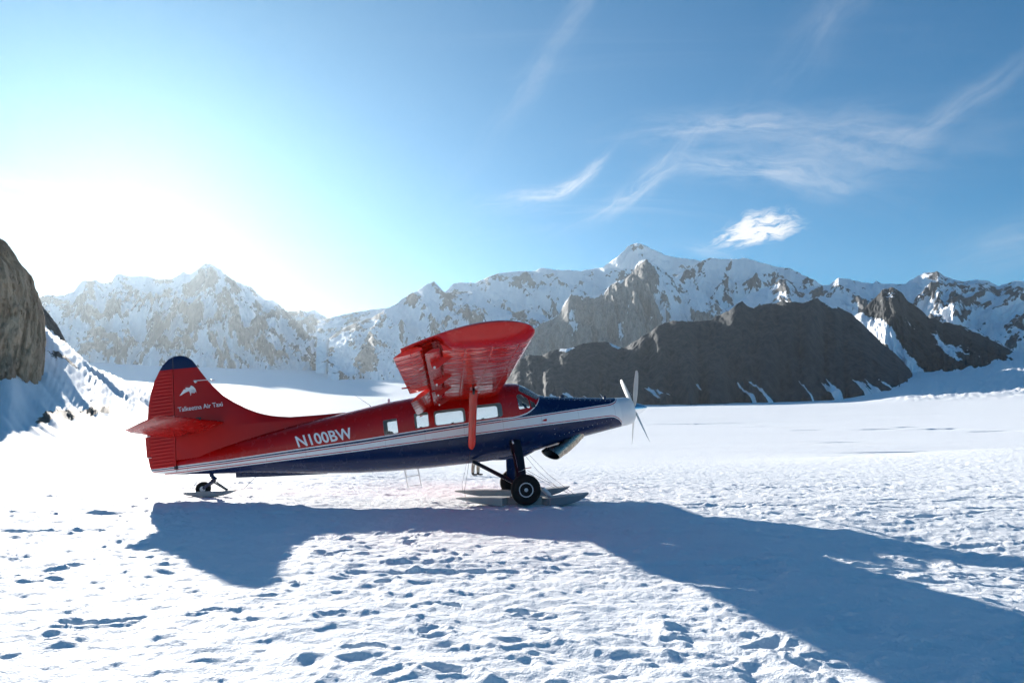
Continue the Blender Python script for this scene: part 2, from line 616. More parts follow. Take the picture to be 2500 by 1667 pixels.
def mountain(name, crest, dc, db, mat, ncol=420, nface=150, p=1.15, ribs=5.0, amp=0.22, rockbase=0.5, rockamp=0.8, jag=0.12, seed=1,
             dvar=0.06, rock_fn=None, base_drop=60, tilt=0.0, warp=1.0, snowtop=0.0, crag=0.022, rfreq=1.7):
    A = np.linspace(crest[0][0], crest[-1][0], ncol)
    e = interp_crest(crest, A, jag, seed)
    mid = (A[0] + A[-1]) / 2
    dcr = dc * (1 + dvar * fbm(A * 0.35, A * 0 + 2.2, 3, seed + 3)) + tilt * (A - mid)
    dbs = db * (1 + 0.09 * fbm(A * 0.5, A * 0 + 4.2, 3, seed + 9)) + tilt * 0.8 * (A - mid)
    nback = 26
    V = np.concatenate([np.linspace(0, 1, nface), 1 + np.linspace(0, 1, nback + 1)[1:]])
    zc = CAM_H + dcr * np.tan(np.radians(e))
    xb = dbs * np.sin(np.radians(A))
    yb = dbs * np.cos(np.radians(A))
    zb = ground_broad(xb, yb) - base_drop * 0.25
    H = np.maximum(zc - zb, 5)
    AA = np.broadcast_to(A[None, :], (len(V), ncol))
    VV = np.broadcast_to(V[:, None], (len(V), ncol))
    f = np.clip(VV, 0, 1)
    bk = np.clip(VV - 1, 0, 1)
    U = AA * math.radians(1) * dc / 1000.0
    Wm = f * (np.mean(H) / 1000.0) * 1.15
    ww = warp * fbm(U * 1.3, Wm * 1.5, 3, seed + 21)
    rk = ribs / 6.0 * 2.1
    rib = ridged(U * 1.0 * rk + ww * 0.5, Wm * 1.0 + ww * 0.3, 5, seed + 31, 0.55)
    da = ridged(U * 1.7 * rk + Wm * 2.6 + ww * .4, Wm * 1.8 - U * 0.6, 4, seed + 35, 0.55)
    db_ = ridged(U * 1.7 * rk - Wm * 2.7 + ww * .4, Wm * 1.8 + U * 0.6, 4, seed + 36, 0.55)
    pick = sstep(-0.12, 0.12, fbm(U * 0.8, Wm * 0.5, 2, seed + 38))
    rib2 = da * pick + db_ * (1 - pick)
    fine = fbm(U * 9, Wm * 9, 4, seed + 41)
    env = np.sin(np.pi * np.clip(f, 0, 1) ** 0.8) ** 0.75
    prof = f ** p
    z = zb[None, :] + H[None, :] * prof
    z = z + H[None, :] * env * (amp * (rib - 0.62) + amp * 0.45 * (rib2 - 0.62) + amp * 0.10 * fine)
    cr = ridged(U * 9 + ww, Wm * 7 + ww, 4, seed + 71, 0.6) - 0.6
    cr2 = ridged(U * 30, Wm * 16, 3, seed + 75, 0.6) - 0.6
    z = z + H[None, :] * crag * (cr + 0.45 * cr2) * np.clip(f * 12, 0, 1) * np.clip((1.06 - f) * 8, 0.3, 1)
    d = dbs[None, :] + (dcr - dbs)[None, :] * f
    d = d - (dcr - dbs)[None, :] * env * 0.12 * (rib2 - 0.6)
    # back side drops away
    z = z - bk * H[None, :] * (0.9 + 0.15 * fbm(AA * ribs * .4, bk * 4, 3, seed + 51)) * 1.02
    d = d + bk * H[None, :] * 1.25
    # skirt below the ground at the foot
    z = z - base_drop * np.clip(1 - f * 14, 0, 1)
    x = d * np.sin(np.radians(AA))
    y = d * np.cos(np.radians(AA))
    P = np.stack([x, y, z], axis=-1)
    me = grid_mesh(name, P)
    if rock_fn is None:
        gx = np.gradient(z, axis=1)
        rock = rockbase + rockamp * (rib * 0.40 + rib2 * 0.60 - 0.62) + 0.75 * fbm(U * 2.6 * rfreq, Wm * 3.0 * rfreq, 5, seed + 61, 0.65) + 0.40 * fbm(U * 14 * rfreq, Wm * 11 * rfreq, 3, seed + 63) - 0.25 * sstep(0.25, 0.0, f)
        rock = rock - snowtop * sstep(0.7, 1.0, f)
    else:
        rock = rock_fn(AA, f, rib, rib2, fine)
    at = me.attributes.new('rock', 'FLOAT', 'POINT')
    at.data.foreach_set('value', np.ascontiguousarray(rock).ravel().astype(np.float32))
    return link(name, me, mat, kind='structure')

# skylines as (bearing, elevation) in degrees seen from the landing strip
CREST_WEST = [(-34.37,8.75),(-33.48,9.31),(-32.7,9.63),(-31.85,9.67),(-31.21,10.02),(-30.8,10.73),(-29.97,10.92),(-29.61,10.75),(-29.01,10.88),(-28.79,11.44),(-28.44,11.49),(-27.9,11.38),(-26.83,11.52),(-26.09,11.36),(-25.26,11.44),(-24.45,12.07),(-24.06,11.85),(-23.43,12.47),(-23.06,12.75),(-22.67,12.76),(-22.07,12.43),(-21.66,12.11),(-20.74,11.56),(-19.83,11.31),(-18.88,10.48),(-18.17,10.42),(-17.22,9.73),(-16.7,9.71),(-16.08,9.84),(-15.76,9.73),(-15.19,9.88),(-14.38,9.38),(-13.41,8.94),(-12.76,8.36),(-11.66,7.53),(-10.34,6.69)]
CREST_SPUR = [(-14.07,7.83),(-13.04,8.62),(-11.76,9.21),(-10.91,9.45),(-10.05,10.02),(-9.18,10.54),(-8.1,11.34),(-7.44,11.63),(-6.66,12.2),(-6.16,12.37),(-5.65,11.89),(-5.2,11.51),(-4.08,11.59),(-3.18,11.71),(-2.61,11.6),(-1.82,10.73),(-0.69,10.29),(0.32,10.07),(1.23,10.29),(2.46,9.84),(3.8,8.94),(4.91,8.04)]
CREST_PLATEAU = [(-14.96,9.09),(-12.85,9.71),(-10.92,10.1),(-8.52,10.4),(-6.31,11.11),(-5.2,11.62),(-4.65,12.24),(-4.08,12.36),(-2.96,12.32),(-2.05,12.71),(-1.15,13.05),(0.21,13.21),(1.91,13.26),(2.37,13.48),(3.39,13.3),(4.4,13.29),(5.3,13.21),(6.32,13.3),(7.22,13.44),(9.44,13.2),(12.7,12.52),(14.81,11.67),(17.89,10.43)]
CREST_SUMMIT = [(3.83,12.03),(6.09,12.98),(7.22,13.44),(8.23,14.12),(8.91,14.63),(9.14,14.95),(9.7,15.16),(10.15,15.12),(11.13,14.65),(11.99,14.17),(12.74,13.97),(13.82,13.75),(14.37,13.67),(15.91,12.88),(18.94,11.21)]
CREST_NORTH = [(10.71,11.19),(12.29,12.2),(13.74,13.07),(14.45,13.44),(15.4,13.79),(16.09,13.63),(17.24,13.55),(18.15,13.57),(19.03,13.19),(20.12,12.76),(21.1,12.57),(21.83,12.11),(22.66,11.65),(23.27,11.15),(24.27,10.29),(25.65,9.41)]
CREST_WALL = [(-0.68,6.96),(0.43,8.07),(1.56,8.73),(2.68,9.39),(3.7,9.82),(4.04,10.59),(4.72,11.47),(5.61,11.12),(6.51,11.27),(7.18,11.31),(7.64,12.06),(8.31,12.37),(8.87,12.46),(9.43,12.88),(9.77,13.52),(10.11,13.88),(10.56,13.92),(11.21,13.56),(12.17,12.98),(12.7,12.42),(13.75,11.72),(14.79,11.13),(15.82,10.33),(16.82,9.43),(18.3,8.09)]
CREST_EAST = [(15.35,9.34),(17.68,10.63),(18.82,11.14),(19.83,11.41),(20.3,11.84),(20.84,11.79),(21.46,11.18),(21.56,10.95),(23.06,11.17),(23.69,11.17),(24.34,11.62),(25.16,11.43),(25.95,11.14),(26.55,11.03),(26.76,11.17),(27.14,10.97),(28.5,10.79),(28.9,11.01),(29.69,11.41),(30.54,11.47),(30.97,11.05),(31.5,10.79),(32.03,10.57),(32.75,10.64),(33.44,10.46),(33.94,10.09),(34.46,10.19),(34.89,10.33),(35.33,10.18),(36.59,9.78),(38.87,8.91),(41.66,7.63)]
CREST_DARK_EAST = [(24.05,8.19),(25.1,8.78),(26.05,9.48),(26.8,10.19),(27.11,10.49),(27.72,10.7),(28.28,10.32),(28.62,9.65),(29.25,9.11),(29.77,8.48),(30.58,8.04),(31.65,7.74),(32.59,7.25),(33.42,6.67),(34.14,6.11),(34.52,5.58),(34.66,5.17)]
CREST_DARK = [(-1.79,4.08),(-0.68,5.19),(0.43,6.29),(1.33,6.74),(2.33,6.68),(2.89,7.01),(3.78,7.17),(4.67,7.27),(5.57,7.59),(6.56,7.69),(7.34,7.67),(8.65,7.21),(9.2,7.53),(9.97,8.0),(10.74,8.37),(11.29,8.79),(11.95,9.09),(12.6,9.18),(13.6,9.06),(14.53,9.08),(15.23,9.11),(15.81,9.44),(16.63,9.75),(17.33,10.3),(17.61,10.4),(17.99,10.03),(18.43,9.89),(19.11,10.08),(19.99,10.14),(20.44,10.23),(21.08,10.13),(21.94,10.07),(22.48,10.26),(22.86,10.29),(23.1,9.99),(23.62,9.78),(24.22,9.51),(25.11,8.95),(25.78,8.18),(26.33,7.49),(26.97,6.68),(27.62,6.1),(28.15,5.43),(28.59,4.87),(28.68,4.12)]
EDGE_CLIFF = [(-35.59,13.47),(-35.43,13.28),(-35.11,13.19),(-34.86,12.87),(-34.51,12.38),(-34.08,11.8),(-33.48,11.14),(-33.27,10.43),(-32.96,9.45),(-32.73,8.54),(-32.54,7.07),(-32.48,5.68),(-32.49,4.29),(-32.35,3.37),(-32.26,2.64)]
EDGE_SLAB = [(-32.96,9.54),(-32.61,9.11),(-31.98,8.14),(-31.61,7.43),(-31.14,6.52),(-30.6,5.89),(-29.98,5.26),(-29.52,4.62)]

m_far = mountain_material('hazy_snow_rock', (0.085, 0.095, 0.108), (0.135, 0.14, 0.148), 170, spread=0.9)
m_sum = mountain_material('summit_snow', (0.22, 0.21, 0.20), (0.28, 0.27, 0.26), 220, spread=0.8)
m_wall = mountain_material('granite_wall', (0.17, 0.17, 0.172), (0.29, 0.275, 0.255), 160, vert=0.5, spread=0.7)
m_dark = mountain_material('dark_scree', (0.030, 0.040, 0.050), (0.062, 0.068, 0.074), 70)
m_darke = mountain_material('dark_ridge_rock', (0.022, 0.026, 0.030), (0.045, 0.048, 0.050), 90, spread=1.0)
m_east = mountain_material('east_snow_rock', (0.07, 0.076, 0.084), (0.12, 0.12, 0.122), 150, spread=0.9)

mountain('summit_massif', CREST_SUMMIT, 7900, 6900, m_sum, 300, 120, 0.95, 5, 0.18, 0.24, 1.5, 0.05, 11, base_drop=200)
mountain('snow_plateau', CREST_PLATEAU, 7000, 6000, m_sum, 480, 130, 0.8, 5, 0.18, 0.28, 1.6, 0.06, 23, base_drop=150)
mountain('north_ridge', CREST_NORTH, 6500, 5600, m_far, 360, 140, 0.9, 7, 0.22, 0.36, 1.9, 0.06, 37, base_drop=150)
mountain('west_range', CREST_WEST, 9000, 7000, m_far, 620, 190, 1.05, 6, 0.26, 0.52, 2.3, 0.10, 41, rfreq=1.3, base_drop=80)
mountain('snow_spur', CREST_SPUR, 6300, 4900, m_far, 460, 170, 0.95, 6, 0.24, 0.50, 2.0, 0.07, 53, base_drop=80)


def wall_rock(AA, f, rib, rib2, fine):
    r = 0.95 + 0.9 * (rib - 0.62) + 0.25 * fine
    # right of the summit the wall lies back and carries snow
    r = r - 0.55 * sstep(10.4, 11.6, AA) + 0.35 * (rib2 - .55) * sstep(10.0, 11.0, AA)
    r = r - 0.5 * sstep(0.93, 1.0, f)
    return r


mountain('granite_wall', CREST_WALL, 5400, 4700, m_wall, 520, 190, 0.62, 13, 0.16, jag=0.12, seed=67, rock_fn=wall_rock, base_drop=80)
mountain('east_range', CREST_EAST, 5600, 4000, m_east, 560, 190, 0.9, 6, 0.22, 0.38, 2.2, 0.07, 71, base_drop=80)


def dark_east(AA, f, rib, rib2, fine):
    r = 0.86 + 0.9 * (rib2 - 0.6) + 0.30 * fine
    r = r - 0.35 * np.exp(-((AA - 27.4) / 1.1) ** 2) * sstep(0.45, 0.9, f)
    gl = np.exp(-((AA - (24.9 + (1 - f) * 4.0)) / 0.55) ** 2)
    r = r - 1.1 * gl
    r = r - 0.75 * np.exp(-((AA - (29.0 + (1 - f) * 3.2)) / 0.25) ** 2) * sstep(0.1, .3, f) * (1 - sstep(.6, .8, f))
    r = r - 0.35 * sstep(0.12, 0.0, f)
    return r


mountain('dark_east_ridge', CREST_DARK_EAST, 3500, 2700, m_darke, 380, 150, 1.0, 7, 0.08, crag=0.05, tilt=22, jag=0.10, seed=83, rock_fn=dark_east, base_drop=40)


def dark_rock(AA, f, rib, rib2, fine):
    r = 1.25 + 0.3 * (rib2 - 0.6)
    # snow tongues at the foot and caps on the low left crest
    tong = ridged(AA * 0.75 + f * 6.0 + 0.3 * fine, f * 1.5 + AA * .3, 3, 17) - 0.25 * sstep(0.0, 0.35, fbm(AA * 0.35, f * 0 + 3, 2, 18))
    r = r - 1.15 * sstep(0.66, 0.80, tong) * sstep(0.34, 0.10, f)
    r = r - 1.2 * sstep(0.055, 0.0, f)
    cap = np.exp(-((AA - 4.3) / 0.8) ** 2) + np.exp(-((AA - 8.0) / 0.7) ** 2) + 0.8 * np.exp(-((AA - 23.8) / 0.7) ** 2)
    r = r - 1.1 * cap * sstep(0.90, 0.985, f)
    return r


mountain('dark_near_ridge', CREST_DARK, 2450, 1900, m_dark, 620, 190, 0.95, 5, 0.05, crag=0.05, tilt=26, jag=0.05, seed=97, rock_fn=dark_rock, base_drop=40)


# ------------------------------------------------------------------ cliff at the left
def cliff_material(name, ca, cb, cc):
    m, nt, b = mat_new(name)
    geo = nt.new('ShaderNodeNewGeometry')
    pos = geo.outputs['Position']
    st = nt.mapping(pos, scale=(1, 1, 0.14), rot=(0, R(7), 0))
    n1 = nt.noise(st, 0.16, 7, 0.65, 0.8)
    n2 = nt.noise(st, 0.75, 6, 0.65, 0.5)
    n3 = nt.noise(pos, 0.05, 4, 0.5)
    col = nt.mixc(nt.smooth(n1, 0.35, 0.65), ca, cb)
    col = nt.mixc(nt.mul(nt.smooth(n3, 0.45, 0.65), 0.7), col, cc)
    col = nt.mixc(nt.mul(nt.smooth(n2, 0.58, 0.72), 0.7), col, (0.05, 0.045, 0.04))
    nt.l.new(col, b.inputs['Base Color'])
    b.inputs['Roughness'].default_value = 0.8
    bump(nt, b, nt.add(n2, nt.mul(n1, 1.5)), 0.9, 2.2)
    return m


def buttress(name, edge, dist, back, mat, seed, left_az, lean=0.0, flut=3.0, ry=34.0):
    """rock tower whose right-hand outline follows edge; it curves round towards the left and the camera"""
    e = np.array(edge)
    order = np.argsort(e[:, 1])
    zs = CAM_H + dist * np.tan(np.radians(e[order, 1]))
    azs = e[order, 0]
    nz, na = 260, 300
    zt = np.linspace(zs[0] - 22, zs[-1], nz)
    ae = np.interp(zt, zs, azs)
    ae = np.where(zt < zs[0], azs[0] + (zs[0] - zt) * 0.03, ae)
    al = np.linspace(R(-60), R(175), na)
    Zg = np.broadcast_to(zt[:, None], (nz, na))
    ca = np.cos(al)[None, :]
    sa = np.sin(al)[None, :]
    sq = np.sign(ca) * np.abs(ca) ** 0.6
    ss = np.sign(sa) * np.abs(sa) ** 0.8
    arc = al[None, :] + 0 * Zg
    lean_ = arc + (Zg - zs[0]) * 0.0035
    fl = ridged(lean_ * 3.4, Zg * 0.012 + arc * 0.4, 5, seed, 0.55) - 0.62
    fl2 = ridged(lean_ * 11 + fl, Zg * 0.030, 4, seed + 7, 0.6) - 0.6
    fl3 = fbm(lean_ * 40, Zg * 0.16, 4, seed + 9)
    ledge = fbm(arc * 2.5, Zg * 0.10, 4, seed + 13)
    crack = sstep(0.70, 0.95, ridged(lean_ * 6.0 + 0.4 * fl, Zg * 0.014, 3, seed + 17, 0.6))
    crack2 = sstep(0.72, 0.95, ridged(lean_ * 15.0, Zg * 0.05, 3, seed + 19, 0.6))
    step_ = np.floor(fbm(lean_ * 5, Zg * 0.05, 3, seed + 23) * 5) / 5
    off = flut * (1.0 * fl + 0.5 * fl2 + 0.25 * fl3 + 0.4 * ledge + 1.1 * step_ - 0.8 * crack - 0.4 * crack2)
    top_in = np.clip((zs[-1] - Zg) / (zs[-1] - zs[0] + 22), 0, 1)
    azg = left_az + (ae[:, None] - left_az) * sq + np.degrees(off / dist) * np.clip(ca, 0, 1) * 0.25
    d = dist + 12 - ry * ss * (0.45 + 0.55 * top_in ** 0.7) - off * np.clip(sa + 0.3, 0, 1) + lean * (Zg - zs[0])
    zz_ = Zg - 1.2 * np.abs(fl3) * (Zg > zs[-1] - 3)
    P = np.stack([d * np.sin(np.radians(azg)), d * np.cos(np.radians(azg)), zz_], axis=-1)
    top = P[-1:].copy()
    cen = P[-1].mean(axis=0)
    top[0] = cen + (top[0] - cen) * 0.1
    P = np.concatenate([P, top], axis=0)
    me = grid_mesh(name, P[:, ::-1])
    return link(name, me, mat, kind='structure')


m_cliff = cliff_material('brown_granite', (0.44, 0.29, 0.185), (0.66, 0.48, 0.32), (0.27, 0.20, 0.145))
m_slab = cliff_material('grey_granite', (0.20, 0.165, 0.14), (0.27, 0.23, 0.20), (0.12, 0.11, 0.10))
buttress('granite_cliff', [(-37.5, 16.5)] + EDGE_CLIFF, 268, 60, m_cliff, 5, -46, lean=0.12, flut=3.4, ry=40)
buttress('granite_slab', EDGE_SLAB, 345, 60, m_slab, 15, -40, lean=0.5, flut=2.6, ry=30)


# ------------------------------------------------------------------ haze
def build_haze():
    me = bpy.data.meshes.new('haze')
    bm = bmesh.new()
    bmesh.ops.create_cube(bm, size=1)
    for v in bm.verts:
        v.co = (v.co.x * 60000, v.co.y * 60000, (v.co.z + 0.5) * 2720 - 420)
    bm.to_mesh(me)
    bm.free()
    m = bpy.data.materials.new('thin_air')
    m.use_nodes = True
    t = m.node_tree
    t.nodes.clear()
    o = t.nodes.new('ShaderNodeOutputMaterial')
    v = t.nodes.new('ShaderNodeVolumePrincipled')
    v.inputs['Color'].default_value = (0.78, 0.91, 1.0, 1)
    v.inputs['Density'].default_value = 1.5e-5
    v.inputs["Anisotropy"].default_value = 0.55
    t.links.new(v.outputs[0], o.inputs['Volume'])
    ob = link('haze', me, m, kind='stuff')
    return ob


haze = build_haze()

# ------------------------------------------------------------------ paints
RED = (0.42, 0.004, 0.003)
NAVY = (0.0025, 0.014, 0.062)
WHITE = (0.80, 0.80, 0.79)


def paint(name, col, rough=0.26, coat=0.15, metal=0.0, bumps=None, wear=0.0, spec=0.28):
    m, nt, b = mat_new(name)
    tcn = nt.new('ShaderNodeTexCoord')
    ob = tcn.outputs['Object']
    n = nt.noise(ob, 2.6, 5, 0.6)
    c = nt.mixc(nt.mul(nt.smooth(n, 0.35, 0.8), 0.22 + wear), col, tuple(min(1, q * 0.72 + 0.004) for q in col))
    nt.l.new(c, b.inputs['Base Color'])
    r = nt.add(nt.mul(nt.noise(ob, 7.0, 4, 0.6), rough * 0.6), rough * 0.7)
    nt.l.new(r, b.inputs['Roughness'])
    b.inputs['Metallic'].default_value = metal
    b.inputs['Specular IOR Level'].default_value = spec
    b.inputs['Coat Weight'].default_value = coat
    b.inputs['Coat Roughness'].default_value = 0.10
    h = nt.noise(nt.mapping(ob, scale=(1.2, 1.2, 1.2)), 1.6, 3, 0.5)
    if bumps:
        h = nt.add(nt.mul(h, 0.6), bumps(nt, ob))
        bump(nt, b, h, 0.6, 0.02)
    else:
        bump(nt, b, h, 0.18, 0.012)
    return m


def panel_bumps(sx, sy):
    """sheet-metal skin: lap seams and slight pillowing between ribs"""
    def fn(nt, ob):
        x, y, z = nt.sep(ob)
        gx = nt.m('PINGPONG', nt.mul(x, 1.0 / sx), 0.5)
        gy = nt.m('PINGPONG', nt.mul(y, 1.0 / sy), 0.5)
        px = nt.smooth(gx, 0.0, 0.05)
        py = nt.smooth(gy, 0.0, 0.05)
        pill = nt.mul(nt.m('SQRT', nt.mul(gx, gy)), 0.9)
        wav = nt.noise(nt.mapping(ob, scale=(1.5, 3.4, 1.5)), 1.0, 2, 0.5)
        return nt.add(nt.add(nt.mul(nt.mul(px, py), 0.30), pill), nt.mul(wav, 1.1))
    return fn


m_red = paint('red_paint', RED)
m_wing = paint('red_wing_skin', (0.66, 0.018, 0.006), rough=0.10, coat=0.0, spec=0.42, bumps=panel_bumps(0.40, 0.62))
m_strut = paint('red_strut_paint', (0.66, 0.022, 0.010), rough=0.14, coat=0.0, spec=0.45, bumps=panel_bumps(0.4, 0.05))
m_navy = paint('navy_paint', NAVY)
m_white = paint('white_paint', WHITE)
m_letter = paint('white_lettering', (0.82, 0.82, 0.81), coat=0.1)
m_disc = paint('crimson_print', (0.36, 0.012, 0.016), coat=0.3)
m_black = paint('black_enamel', (0.008, 0.010, 0.016), rough=0.35, coat=0.3)
m_rubber = paint('tyre_rubber', (0.012, 0.012, 0.012), rough=0.85, coat=0.0)
m_alu = paint('bare_aluminium', (0.62, 0.63, 0.64), rough=0.34, coat=0.0, metal=1.0)
m_steel = paint('heat_tinted_steel', (0.62, 0.56, 0.48), rough=0.28, coat=0.0, metal=1.0)
m_cowl = paint('pale_cowl_paint', (0.70, 0.71, 0.72), rough=0.32, coat=0.3)
m_rim = paint('grey_wheel_alloy', (0.62, 0.64, 0.66), rough=0.4, coat=0.1, metal=0.1)
m_ski = paint('ski_paint', (0.36, 0.36, 0.35), rough=0.5, coat=0.05, wear=0.4)
m_skib = paint('blue_grey_ski_side', (0.17, 0.20, 0.23), rough=0.5, coat=0.05, wear=0.3)
m_cabin = paint('cabin_trim', (0.74, 0.74, 0.72), rough=0.7, coat=0.0)
m_seat = paint('dark_seat_cloth', (0.03, 0.032, 0.04), rough=0.8, coat=0.0)
m_wire = paint('steel_wire', (0.05, 0.05, 0.055), rough=0.5, coat=0.0)
m_blade = paint('cream_propeller_paint', (0.66, 0.64, 0.60), rough=0.4, coat=0.1)
m_chrome = paint('polished_spinner', (0.82, 0.84, 0.86), rough=0.14, coat=0.0, metal=1.0)


def glass_material():
    m = bpy.data.materials.new('window_glass')
    m.use_nodes = True
    t = NT(m.node_tree)
    t.n.clear()
    o = t.new('ShaderNodeOutputMaterial')
    tr = t.new('ShaderNodeBsdfTransparent')
    tr.inputs[0].default_value = (0.90, 0.93, 0.94, 1)
    gl = t.new('ShaderNodeBsdfGlossy')
    gl.inputs['Roughness'].default_value = 0.03
    fr = t.new('ShaderNodeFresnel')
    fr.inputs['IOR'].default_value = 1.45
    mx = t.new('ShaderNodeMixShader')
    t.l.new(t.mul(fr.outputs[0], 0.8), mx.inputs[0])
    t.l.new(tr.outputs[0], mx.inputs[1])
    t.l.new(gl.outputs[0], mx.inputs[2])
    t.l.new(mx.outputs[0], o.inputs[0])
    return m


m_glass = glass_material()


def livery_material():
    """red over a white cheat line over navy, drawn in the plane's own coordinates"""
    m, nt, b = mat_new('fuselage_livery')
    tcn = nt.new('ShaderNodeTexCoord')
    ob = tcn.outputs['Object']
    x, y, z = nt.sep(ob)
    zu = nt.curve(x, [(-9.2, 2.02), (-8.62, 2.006), (-6.96, 1.976), (-3.72, 1.980), (-1.7, 2.026), (-0.78, 2.046), (0.76, 2.056), (2.66, 2.092), (2.78, 2.12), (2.86, 2.17), (2.93, 2.28)])
    zl = nt.curve(x, [(-9.2, 1.95), (-8.39, 1.918), (-6.97, 1.893), (-3.736, 1.850), (-1.72, 1.846), (0.73, 1.842), (2.62, 1.820), (2.72, 1.80), (2.83, 1.73), (2.93, 1.60)])
    zc = nt.curve(x, [(-9.2, 2.075), (-6.96, 2.052), (-3.72, 2.078), (-1.7, 2.122), (-0.3, 2.126), (0.06, 2.110), (0.25, 2.122), (0.445, 2.165), (0.56, 2.215), (0.664, 2.285), (0.75, 2.365), (0.813, 2.45), (0.86, 2.56), (0.885, 2.70), (0.90, 3.3), (3.6, 3.3)])
    col = nt.mixc(nt.gt(z, nt.add(zc, 0.013)), WHITE, RED)                                   # above the cheat line
    inner = nt.mul(nt.lt(z, nt.sub(zc, 0.016)), nt.gt(z, nt.add(zu, 0.034)))
    col = nt.mixc(inner, col, NAVY)
    pin = nt.lt(nt.m('ABSOLUTE', nt.sub(z, zu)), 0.0115)
    col = nt.mixc(pin, col, (0.40, 0.012, 0.02))
    pin2 = nt.lt(nt.m('ABSOLUTE', nt.sub(z, zl)), 0.0105)
    col = nt.mixc(pin2, col, (0.40, 0.012, 0.02))
    col = nt.mixc(nt.lt(z, nt.sub(zl, 0.036)), col, NAVY)
    # the white thin line closes round the cockpit
    n = nt.noise(ob, 2.4, 5, 0.6)
    dark = nt.mixc(nt.mul(nt.smooth(n, 0.4, 0.8), 0.20), (1, 1, 1), (0.7, 0.7, 0.7))
    mul = nt.new('ShaderNodeMix', data_type='RGBA', blend_type='MULTIPLY')
    mul.inputs[0].default_value = 1.0
    nt.l.new(col, mul.inputs[6])
    nt.l.new(dark, mul.inputs[7])
    # panel seams
    sx = nt.m('PINGPONG', nt.mul(nt.add(x, 0.18), 1 / 0.98), 0.5)
    seam = nt.mul(nt.lt(sx, 0.004), nt.lt(x, 2.9))
    c2 = nt.mixc(nt.mul(seam, 0.35), mul.outputs[2], (0.02, 0.02, 0.03))
    nt.l.new(c2, b.inputs['Base Color'])
    nt.l.new(nt.add(nt.mul(nt.noise(ob, 6.0, 4, .6), 0.14), 0.19), b.inputs['Roughness'])
    b.inputs['Coat Weight'].default_value = 0.05
    b.inputs['Specular IOR Level'].default_value = 0.32
    b.inputs['Coat Roughness'].default_value = 0.08
    h = nt.add(nt.mul(nt.noise(nt.mapping(ob, scale=(1.0, 1.6, 1.6)), 2.2, 3, 0.55), 1.0), nt.mul(nt.smooth(sx, 0.0, 0.012), 0.12))
    bump(nt, b, h, 0.28, 0.012)
    return m


def fin_material():
    m, nt, b = mat_new('fin_livery')
    tcn = nt.new('ShaderNodeTexCoord')
    ob = tcn.outputs['Object']
    x, y, z = nt.sep(ob)
    col = nt.mixc(nt.gt(z, nt.add(4.262, nt.mul(x, -0.027))), RED, NAVY)
    n = nt.noise(ob, 2.0, 5, 0.6)
    col = nt.mixc(nt.mul(nt.smooth(n, 0.4, 0.8), 0.3), col, (0.20, 0.010, 0.016))
    col = nt.mixc(nt.gt(z, nt.add(4.262, nt.mul(x, -0.027))), col, NAVY)
    # the cheat line runs out across the foot of the rudder
    zl = nt.curve(x, [(-9.2, 1.95), (-8.39, 1.918), (-6.97, 1.893)])
    zu = nt.curve(x, [(-9.2, 2.02), (-8.62, 2.006), (-6.96, 1.976)])
    col = nt.mixc(nt.lt(z, nt.add(zu, 0.068)), col, WHITE)
    col = nt.mixc(nt.lt(nt.m('ABSOLUTE', nt.sub(z, nt.add(zu, 0.042))), 0.011), col, NAVY)
    col = nt.mixc(nt.lt(nt.m('ABSOLUTE', nt.sub(z, zu)), 0.010), col, (0.40, 0.012, 0.02))
    col = nt.mixc(nt.lt(nt.m('ABSOLUTE', nt.sub(z, zl)), 0.010), col, (0.40, 0.012, 0.02))
    col = nt.mixc(nt.lt(z, nt.sub(zl, 0.036)), col, NAVY)
    nt.l.new(col, b.inputs['Base Color'])
    nt.l.new(nt.add(nt.mul(nt.noise(ob, 6.0, 4, .6), 0.16), 0.28), b.inputs['Roughness'])
    b.inputs['Coat Weight'].default_value = 0.0
    b.inputs['Specular IOR Level'].default_value = 0.28
    b.inputs['Coat Roughness'].default_value = 0.12
    bump(nt, b, nt.noise(ob, 2.0, 3, 0.5), 0.2, 0.012)
    return m


m_livery = livery_material()
m_fin = fin_material()


# ------------------------------------------------------------------ mesh helpers
def bm_obj(name, bm, mat, parent, smooth=True, auto=None):
    bmesh.ops.recalc_face_normals(bm, faces=bm.faces)
    me = bpy.data.meshes.new(name)
    bm.to_mesh(me)
    bm.free()
    if smooth:
        for p in me.polygons:
            p.use_smooth = True
        if auto is not None:
            me.set_sharp_from_angle(angle=R(auto))
    return link(name, me, mat, parent)


def loft(bm, sections, closed=True, cap=True):
    """sections: list of lists of 3D points of equal length"""
    rings = [[bm.verts.new(p) for p in s] for s in sections]
    n = len(rings[0])
    for a, b in zip(rings[:-1], rings[1:]):
        for k in range(n if closed else n - 1):
            j = (k + 1) % n
            try:
                bm.faces.new((a[k], a[j], b[j], b[k]))
            except ValueError:
                pass
    if cap:
        for r in (rings[0], rings[-1]):
            try:
                bm.faces.new(r)
            except ValueError:
                pass
    return rings


def tube(bm, pts, rad, n=10, cap=True):
    """round tube through pts; rad number or list"""
    P = [Vector(p) for p in pts]
    rr = rad if isinstance(rad, (list, tuple)) else [rad] * len(P)
    secs = []
    up = Vector((0, 0, 1))
    for i, p in enumerate(P):
        t = (P[min(i + 1, len(P) - 1)] - P[max(i - 1, 0)]).normalized()
        u = t.cross(up)
        if u.length < 1e-3:
            u = t.cross(Vector((0, 1, 0)))
        u.normalize()
        v = u.cross(t).normalized()
        secs.append([p + (u * math.cos(2 * math.pi * k / n) + v * math.sin(2 * math.pi * k / n)) * rr[i] for k in range(n)])
    return loft(bm, secs, True, cap)


